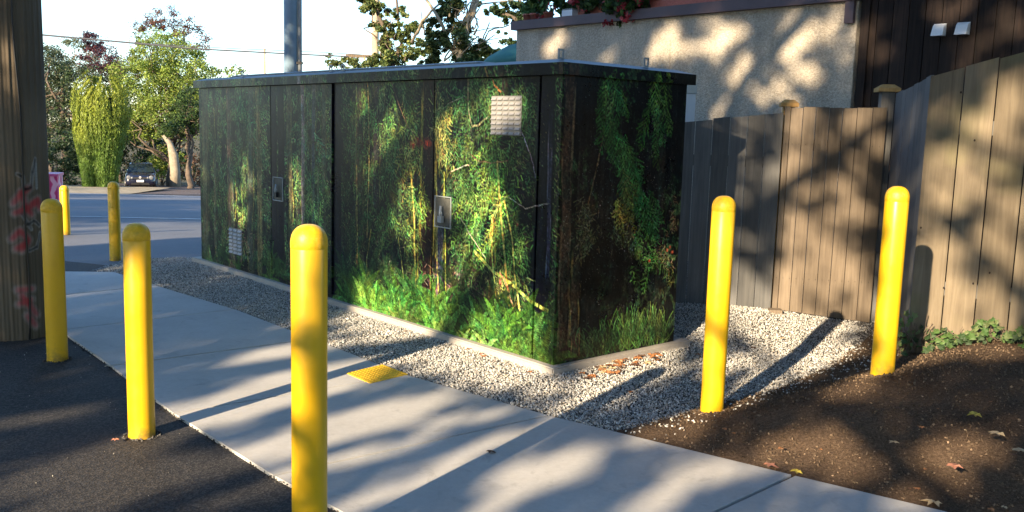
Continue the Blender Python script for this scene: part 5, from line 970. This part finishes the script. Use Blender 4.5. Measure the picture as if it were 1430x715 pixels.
# ------------------------------------------------------------------ the parked car
M['lens'] = m_simple('headlight_lens', (.16, .17, .18), .2, scale=20)
def car(px, py, y):
    c = ony(px, py, y); z0 = T(y)+.02; o = Vector((c.x, y, z0)); f = Vector((.34, -.94, 0)).normalized(); s = Vector((.94, .34, 0)).normalized()   # f: nose direction
    t = thing('parked_car', o, 'dark blue hatchback parked nose-out in the drive beside the yew', 'car'); paint = N('car_paint', .25, .6); paint.color((.010, .012, .030)); paint.b.inputs['Coat Weight'].default_value = 1; paint = paint.m
    glass = N('car_glass', .08, .7); glass.color((.012, .02, .024)); glass = glass.m
    sec = [(-.02, .62, .30, .58), (-.10, .78, .22, .72), (-.45, .83, .20, .84), (-1.0, .85, .20, .93), (-1.5, .85, .20, .95), (-2.4, .85, .20, .96), (-3.3, .84, .22, .98), (-3.85, .80, .26, .95), (-3.98, .72, .36, .80)]
    bm = bmesh.new(); R_ = []
    for a, hw, zb, zt in sec:
        pr = [(-hw*.80, zb), (-hw*.97, zb+.08), (-hw, zb+(zt-zb)*.45), (-hw*.97, zt-.09), (-hw*.88, zt-.01), (-hw*.45, zt+.035), (0, zt+.045), (hw*.45, zt+.035), (hw*.88, zt-.01), (hw*.97, zt-.09), (hw, zb+(zt-zb)*.45), (hw*.97, zb+.08), (hw*.80, zb)]
        R_.append([bm.verts.new(o+f*(a+1.9)+s*u+UP*v) for u, v in pr])
    for a, b in zip(R_, R_[1:]):
        for k in range(13): bm.faces.new((a[k], a[(k+1) % 13], b[(k+1) % 13], b[k]))
    bm.faces.new(R_[0][::-1]); bm.faces.new(R_[-1]); bm_obj('body', bm, paint, t, True)
    cab = [(-1.0, .74, .92, .93), (-1.62, .64, .93, 1.40), (-2.0, .62, .93, 1.47), (-2.9, .61, .93, 1.45), (-3.55, .60, .94, 1.20), (-3.8, .66, .94, .97)]
    bm = bmesh.new(); R_ = []
    for a, hw, zb, zt in cab: R_.append([bm.verts.new(o+f*(a+1.9)+s*u+UP*v) for u, v in ((-hw*1.12, zb), (-hw*.98, zt-.05), (-hw*.8, zt), (hw*.8, zt), (hw*.98, zt-.05), (hw*1.12, zb))])
    for a, b in zip(R_, R_[1:]):
        for k in range(6): bm.faces.new((a[k], a[(k+1) % 6], b[(k+1) % 6], b[k]))
    bm.faces.new(R_[0][::-1]); bm.faces.new(R_[-1]); bm_obj('cabin', bm, paint, t)
    def q4(name, pts, mat, par=None): 
        bm = bmesh.new(); v = [bm.verts.new(o+f*(a+1.9)+s*u+UP*z) for a, u, z in pts]; bm.faces.new(v)
        r = bmesh.ops.extrude_face_region(bm, geom=bm.faces[:]); bmesh.ops.translate(bm, verts=[g_ for g_ in r['geom'] if isinstance(g_, bmesh.types.BMVert)], vec=f*.02+UP*.012); return bm_obj(name, bm, mat, par or t)
    q4('windscreen', [(-1.03, -.74, .95), (-1.03, .74, .95), (-1.58, .60, 1.375), (-1.58, -.60, 1.375)], glass)
    for g_ in (-1, 1): q4('side_window', [(-1.25, g_*.80, .98), (-2.9, g_*.745, .98), (-2.8, g_*.655, 1.37), (-1.75, g_*.665, 1.36)], glass)
    for g_ in (-1, 1):
        bm = bmesh.new(); lathe(bm, (0, 0, 0), [(0, 0), (.11, 0), (.13, .03), (.10, .05), (0, .06)], 14)
        bmesh.ops.transform(bm, matrix=Matrix.Translation(o+f*1.855+s*g_*.60+UP*.68) @ f.to_track_quat('Z', 'Y').to_matrix().to_4x4(), verts=bm.verts); bm_obj('headlight', bm, M['lens'], t, True)
        bm = bmesh.new(); lathe(bm, (0, 0, 0), [(0, 0), (.07, 0), (.08, .02), (0, .05)], 12); bmesh.ops.transform(bm, matrix=Matrix.Translation(o+f*1.875+s*g_*.42+UP*.66) @ f.to_track_quat('Z', 'Y').to_matrix().to_4x4(), verts=bm.verts); bm_obj('inner_light', bm, M['lens'], t, True)
        q4('mirror', [(-1.15, g_*.86, .98), (-1.15, g_*1.0, .98), (-1.15, g_*1.0, 1.10), (-1.15, g_*.86, 1.10)], paint)
        for a in (-.55, -3.15):
            bm = bmesh.new(); lathe(bm, (0, 0, 0), [(0, -.1), (.22, -.1), (.31, -.09), (.32, 0), (.31, .09), (.22, .1), (0, .1)], 20); bmesh.ops.transform(bm, matrix=Matrix.Translation(o+f*(a+1.9)+s*g_*.76+UP*.31) @ s.to_track_quat('Z', 'Y').to_matrix().to_4x4(), verts=bm.verts); wv = bm_obj('wheel', bm, M['black_metal'], t, True)
            bm = bmesh.new(); lathe(bm, (0, 0, 0), [(0, .0), (.19, .0), (.19, .012), (0, .03)], 12); bmesh.ops.transform(bm, matrix=Matrix.Translation(o+f*(a+1.9)+s*g_*.862+UP*.31) @ (s*g_).to_track_quat('Z', 'Y').to_matrix().to_4x4(), verts=bm.verts); bm_obj('rim', bm, M['steel'], wv)
    q4('grille', [(.0, -.38, .60), (.0, .38, .60), (-.03, .34, .70), (-.03, -.34, .70)], M['dark']); q4('air_intake', [(.0, -.5, .26), (.0, .5, .26), (.0, .46, .38), (.0, -.46, .38)], M['dark'])
    q4('number_plate', [(.035, -.19, .42), (.035, .19, .42), (.035, .19, .54), (.035, -.19, .54)], M['white_metal'])
    bm = bmesh.new(); 
    ring = [(math.cos(a)*.06, math.sin(a)*.06) for a in np.linspace(0, 2*math.pi, 17)]; tube(bm, [o+f*1.925+s*u+UP*(.70+v) for u, v in ring], .008, 5)
    for a, b in (((-.03, .05), (-.012, -.05)), ((-.012, -.05), (0, -.01)), ((0, -.01), (.012, -.05)), ((.012, -.05), (.03, .05)), ((-.02, .05), (0, .01)), ((0, .01), (.02, .05))): tube(bm, [o+f*1.925+s*a[0]+UP*(.70+a[1]), o+f*1.925+s*b[0]+UP*(.70+b[1])], .006, 4)
    bm_obj('badge', bm, M['white_metal'], t)
car(198, 263, 54.5)
# ------------------------------------------------------------------ fallen leaves, ivy
def fallen(x, y, z, size, col, label, group, curl=.25):
    bm = bmesh.new(); k = 11; ph = random.random()*6.28; cx = bm.verts.new((x, y, z+size*.12)); R_ = []
    for i in range(k):
        a = ph+2*math.pi*i/k; r = size*(.5 if i % 2 == 0 else .30)*random.uniform(.85, 1.1)*(1.25 if i == 0 else 1); R_.append(bm.verts.new((x+r*math.cos(a), y+r*math.sin(a), z+size*curl*random.uniform(0, .6)+size*.10*(i % 2))))
    for i in range(k): bm.faces.new((cx, R_[i], R_[(i+1) % k]))
    return bm_obj('fallen_leaf', bm, col, None, label=label, cat='leaf', group=group)
LB = m_simple('leaf_rust', (.30, .13, .05), .7, scale=30, var=.35); LT = m_simple('leaf_tan', (.45, .34, .20), .7, scale=30, var=.25); LY = m_simple('leaf_yellow', (.42, .33, .05), .6, scale=30, var=.3); LP = m_simple('leaf_pink', (.50, .22, .14), .6, scale=18, var=.3); LD = m_simple('leaf_dark', (.10, .05, .03), .8, scale=30, var=.3)
def fl_at(px, py, size, mat, label, group=None):
    p = onz(px, py, .02)
    z = max(float(Sz(p.x, p.y)) if p.x > sb_x(p.y)-.1 and right_of_pavement(p.x, p.y, 0) else .017, .017 if not right_of_pavement(p.x, p.y, 0) else float(Gz(p.x, p.y)))
    p = onz(px, py, z); z = max(z, .018); fallen(p.x, p.y, z, size, mat, label, group)
fl_at(1332, 653, .075, LP, 'large pinkish-green fallen leaf lying on the soil at lower right')
fl_at(1303, 706, .08, LT, 'curled tan leaf at the soil edge by the bottom right of the pavement')
fl_at(1361, 581, .07, LY, 'small yellow-green leaf on dark soil at right')
fl_at(1392, 608, .075, LT, 'pale curled leaf in the shade at far right of the soil')
fl_at(1421, 630, .06, LT, 'pale leaf scrap nearest the right picture edge on the soil')
fl_at(1248, 619, .05, LT, 'small tan leaf midway down the soil bank')
fl_at(685, 632, .05, LD, 'single dark curled leaf lying on the concrete pavement')
fl_at(160, 615, .035, LP, 'small reddish leaf on the asphalt left of the sunlit bollard')
fl_at(1112, 662, .06, LY, 'yellowish leaf at the pavement edge joint beside the soil')
fl_at(1075, 653, .07, LP, 'faded orange leaf on soil just above the pavement edge')
fl_at(1128, 614-38, .055, LT, 'tan leaf on the soil behind the gravel-edge bollard')
fl_at(1122, 570, .06, LT, 'pale leaf on soil to the right of the gravel-edge bollard')
fl_at(1295, 527, .06, LT, 'pale strip of leaf on the soil in front of the tall fence')
fl_at(150, 512, .04, LT, 'tiny pale leaf on the asphalt beside the bollard by the wooden pole')
fl_at(1052, 486, .045, LD, 'dark leaf lying on the pale gravel before the gate')
fl_at(975, 496, .05, LB, 'brown leaf on gravel between cabinet corner and bollard')
fl_at(1092, 473, .05, LT, 'tan stone-like leaf on gravel in front of the gate')
for i in range(46):
    px = random.gauss(852, 18) if i < 32 else random.gauss(905, 14); py = 519-(px-840)*.30+random.uniform(-8, 9)
    fl_at(px, py, random.uniform(.045, .075), random.choice([LB, LB, LD, LT]), 'dry rust-brown leaf in the drift along the foot of the cabinet end', 'dry leaves drifted against the plinth')
for px, py in ((566, 463), (672, 497), (690, 505), (880, 548), (655, 488), (672, 494), (676, 498), (740, 520)): fl_at(px, py, random.uniform(.025, .05), random.choice([LB, LP]), 'small dry leaf scattered on the gravel along the long side of the cabinet', 'scattered leaves on the gravel')
for i in range(26):
    qx = random.uniform(1000, 1425); fl_at(qx, random.uniform(560, 610+(qx-900)*.22), random.uniform(.015, .04), random.choice([LT, LB, LD]), 'small leaf scrap scattered on the dark soil bank', 'leaf scraps on the soil')
def ivy(A_, B_, n, h_, label, name='ivy_plant'):
    A_ = Vector(A_); B_ = Vector(B_); t = thing(name, (A_.x, A_.y, float(Sz(A_.x, A_.y))), label, 'plant'); out = Vector((-(B_-A_).y, (B_-A_).x)).normalized(); out = out if out.y < 0 else -out
    P = []; N_ = []
    f = rng.random(n); hgt = h_*(.35+.65*np.abs(np.sin(f*9+1)))*rng.random(n)**.9; off = rng.random(n)*.22*(1-hgt/h_*.6)+.03
    V = []; Fs = []; col = []; k = 0
    for i in range(n):
        q = A_.lerp(B_, f[i])+out*off[i]; z = float(Sz(q.x, q.y))+.01+hgt[i]; s = random.uniform(.016, .032); nrm = Vector((out.x, out.y, random.uniform(.2, 1.4))).normalized(); nrm = (nrm+Vector((random.uniform(-.5, .5), random.uniform(-.5, .5), 0))).normalized()
        a = nrm.cross(UP).normalized(); b = a.cross(nrm); r_ = random.uniform(-1, 1); a, b = a*math.cos(r_)+b*math.sin(r_), b*math.cos(r_)-a*math.sin(r_)
        sh = [(0, -.55), (.7, -.45), (.55, 0), (1., .25), (.4, .4), (0, 1.1), (-.4, .4), (-1, .25), (-.55, 0), (-.7, -.45)]; c0 = Vector((q.x, q.y, z))
        V.append(c0+nrm*s*.15); V += [c0+a*u*s+b*v*s for u, v in sh]; Fs += [(k, k+1+j, k+1+(j+1) % 10) for j in range(10)]; k += 11
        cc = np.array(random.choice([(.05, .11, .03), (.08, .15, .04), (.035, .07, .025), (.12, .16, .06)]))*random.uniform(.7, 1.2); col += [cc]*11
    mesh_np('leaves', np.array([tuple(v) for v in V]), np.array(Fs), M['leaf'], t, col=np.array(col), kind='stuff')
    bm = bmesh.new()
    for i in range(26):
        q = A_.lerp(B_, random.random())+out*.06; z = float(Sz(q.x, q.y)); e = Vector((q.x+random.uniform(-.15, .15), q.y+random.uniform(-.1, 0), z+random.uniform(.03, h_))); tube(bm, limb_pts((q.x, q.y, z), e, .4, 4), .003, 4)
    bm_obj('stems', bm, M['bark'], t, kind='stuff')
ivy(FE+Vector((.10, -.05)), FE+(FF-FE)*1.6+Vector((0, -.05)), 230, .14, 'green ivy creeping along the foot of the tall front fence')
ivy(FE+Vector((.0, .04)), FE+Vector((.09, -.08)), 36, .30, 'thin ivy tuft climbing at the fence corner behind the soil bollard')
# ------------------------------------------------------------------ unseen trees behind and left of the camera: crowns shaped to dapple the scene
cE, sE = math.cos(SUN_EL), math.sin(SUN_EL)
def uv_of(P): s = P[:, 0]*SH+P[:, 1]*CH; return np.stack([P[:, 0]*CH-P[:, 1]*SH, P[:, 2]*cE+s*sE], 1)
def from_uvs(u, v, s): return np.stack([u*CH+s*SH, -u*SH+s*CH, (v-s*sE)/cE], -1)
GA_ = np.array(SUN_GAPS)
def off_sun_gaps(P, GROW=.03):       # keeps leaves off the sun paths to chosen lit patches
    q = uv_of(P); ok = np.ones(len(P), bool); a_, b_ = q[:, 0].copy(), q[:, 1].copy()
    q[:, 0] += (.045+.05*(b_ > 4.6))*np.sin(b_*21+a_*5)+(.03+.03*(b_ > 4.6))*np.sin(b_*47+a_*37)+.02*np.sin(a_*83+b_*31); q[:, 1] += .03*np.sin(a_*23+b_*7)+.02*np.sin(a_*51+1)
    for c0, c1, a0, a1, b0, b1 in GA_:
        det = a0*b1-a1*b0
        if abs(det) < 1e-5: continue
        dx = q[:, 0]-c0; dy = q[:, 1]-c1; s = (dx*b1-dy*b0)/det; t_ = (a0*dy-a1*dx)/det; la, lb = math.hypot(a0, a1), math.hypot(b0, b1); ok &= (s*s*(la/(la+GROW))**2+t_*t_*(lb/(lb+GROW))**2) > 1
    return ok
SG = [(.05, .09, .025), (.07, .12, .03), (.09, .13, .04)]
def shade_tree(label, u0, s0, ulo, uhi, vlo, vhi, n, cols=SG, tr=.32, side=0):
    b = from_uvs(np.array(u0), np.array(0.), np.array(s0)); x, y = float(b[0]), float(b[1]); t = thing('unseen_shade_tree', (x, y, 0), label, 'tree', 'unseen trees shaping the light')
    q = from_uvs(np.array((ulo+uhi)/2), np.array((vlo+vhi)/2), np.array(s0)); ztop = float(q[2])
    bm = bmesh.new(); tp = limb_pts((x, y, -.2), (x+.3, y, ztop*.85), .08, 9); tube(bm, tp, [tr*(1.2 if i == 0 else 1)*(1-.07*i) for i in range(10)], 12); bm_obj('trunk', bm, M['bark'], t, True)
    bm = bmesh.new()
    for i in range(11):
        uu, vv, ss = random.uniform(ulo, uhi), random.uniform(vlo, vhi), s0+random.uniform(-2, 2); e = from_uvs(np.array(uu), np.array(vv), np.array(ss)); st = tp[random.randint(4, 8)]; e = Vector([float(v) for v in e])
        tube(bm, limb_pts(st, e, .25, 6), [tr*.30*(1-.15*k) for k in range(7)], 6)
    bm_obj('limbs', bm, M['bark'], t, True)
    u = rng.uniform(ulo, uhi, n); v = rng.uniform(vlo, vhi, n); P = from_uvs(u, v, s0+rng.normal(0, 1.0, n)); P = P[off_sun_gaps(P)]
    leaves('crown', P, .15, cols, np.ones(len(P)), t)
shade_tree('broad street tree left behind the camera with crown shaped to dapple the cabinet', -10.3, -9.5, -10.8, -4.3, .45, 6.9, 62000)
shade_tree('broad street tree right behind the camera with crown shaped to dapple the fences', 2.6, -9, -4.5, 2.4, .45, 6.9, 64000)

# added unseen trees: crowns out of the picture that cut the sky light
def light_block_tree(label, x, y, tr, blobs, n, size):
    t = thing('unseen_shade_tree', (x, y, 0), label, 'tree', 'unseen trees shaping the light')
    tp = limb_pts((x, y, T(y)-.2), (x+.3, y+.4, min(8, max(b[2] for b in blobs))), .1, 9); bm = bmesh.new(); tube(bm, tp, [tr*(1.2 if i == 0 else 1)*(1-.07*i) for i in range(10)], 12); bm_obj('trunk', bm, M['bark'], t, True)
    bm = bmesh.new()
    for b in blobs: tube(bm, limb_pts(tp[random.randint(5, 8)], b[:3], .2, 6), [tr*.35*(1-.14*k) for k in range(7)], 6)
    bm_obj('limbs', bm, M['bark'], t, True)
    leafcloud('crown', [b[:3] for b in blobs], [b[3:] for b in blobs], n, size, SG, t, clusters=260, hollow=.1, keep=lambda P: off_sun_gaps(P, size*.5) & ~in_view(P))
def in_view(P):
    d = P-np.array([0, 0, CAM_H]); z = d@np.array(CF); x = 715+FPX*(d@np.array(CR))/z; y = 357.5-FPX*(d@np.array(CU))/z
    return (z > 0) & (x > -60) & (x < 1490) & (y > -60) & (y < 760)
light_block_tree('added unseen tree cutting sky light, boughs high over the asphalt behind the viewer', -11, -7, .45, [(-9, -6, 9, 4, 4, 2.5), (-4, -7, 9.5, 4, 4, 2.5), (-6, -2, 10, 4, 4, 2.2), (0, -4, 10, 4, 3.5, 2.2), (-1, 0, 9.5, 3.5, 3, 2), (-12, -1, 9, 4, 4, 2.5), (-10, 4, 9, 4, 3.5, 2.5)], 26000, .34)
light_block_tree('added unseen tree at the right behind the viewer, cutting sky light over the soil bank', 9, -3, .4, [(6, -4, 9, 4, 4, 2.5), (4, 0, 10, 3.5, 3.5, 2.2), (8, 1, 8.5, 4, 4, 3), (10, 4, 8, 3.5, 4, 3), (3, -6, 9.5, 4, 3.5, 2.5), (6, 4.5, 10.5, 3, 3, 2)], 22000, .34)
light_block_tree('added unseen tree beside the house, high boughs cutting sky light over the yard', 11, 9, .45, [(2, 7, 12, 4, 4, 2.5), (6, 9, 12, 4, 4, 3), (-2, 6, 13, 4, 4, 2.5), (4, 13, 13, 4, 4, 3), (9, 6, 11, 4, 4, 3), (-3, 10, 14, 3.5, 4, 2.2), (11, 12, 12, 4, 4, 4)], 30000, .36)
for i, (x_, y_, r_, zc) in enumerate(((-18, 4.5, 3.6, 5.5), (-24, 8, 4, 6), (-31, 12, 4.5, 6.5), (-27, 1, 5, 7), (-38, 18, 5, 7))):  # unseen trees placed to throw shade on the road
    light_block_tree(('unseen round tree placed to shade the road, nearest the left of the picture', 'unseen round tree placed to shade the road, second along the left verge', 'unseen round tree placed to shade the road, farther along the left verge', 'unseen broad tree placed to shade the road, set back on the left', 'unseen tree placed to shade the road, last along the left verge')[i], x_, y_, .22, [(x_+random.uniform(-1, 1)*r_*.5, y_+random.uniform(-1, 1)*r_*.5, zc+random.uniform(-.4, .4)*r_, r_*.7, r_*.7, r_*.6) for _ in range(6)], 5000, .42)
for i, (x_, y_) in enumerate(((-30, -22), (-19, -29), (-8, -33), (4, -33), (16, -28), (27, -20), (26, -4))):  # added tree row that cuts low sky light from behind the viewer
    light_block_tree('tall unseen tree added to cut sky light, %s' % ('far left behind the viewer', 'left of centre behind the viewer', 'straight behind the viewer', 'right of centre behind the viewer', 'at the right behind the viewer', 'far right behind the viewer', 'beyond the right end of the fence')[i], x_, y_, .35, [(x_+random.uniform(-1, 1)*3.5, y_+random.uniform(-1, 1)*3, z_, 4, 4, 3) for z_ in (3, 5, 8, 10, 12, 14)], 8000, .55)
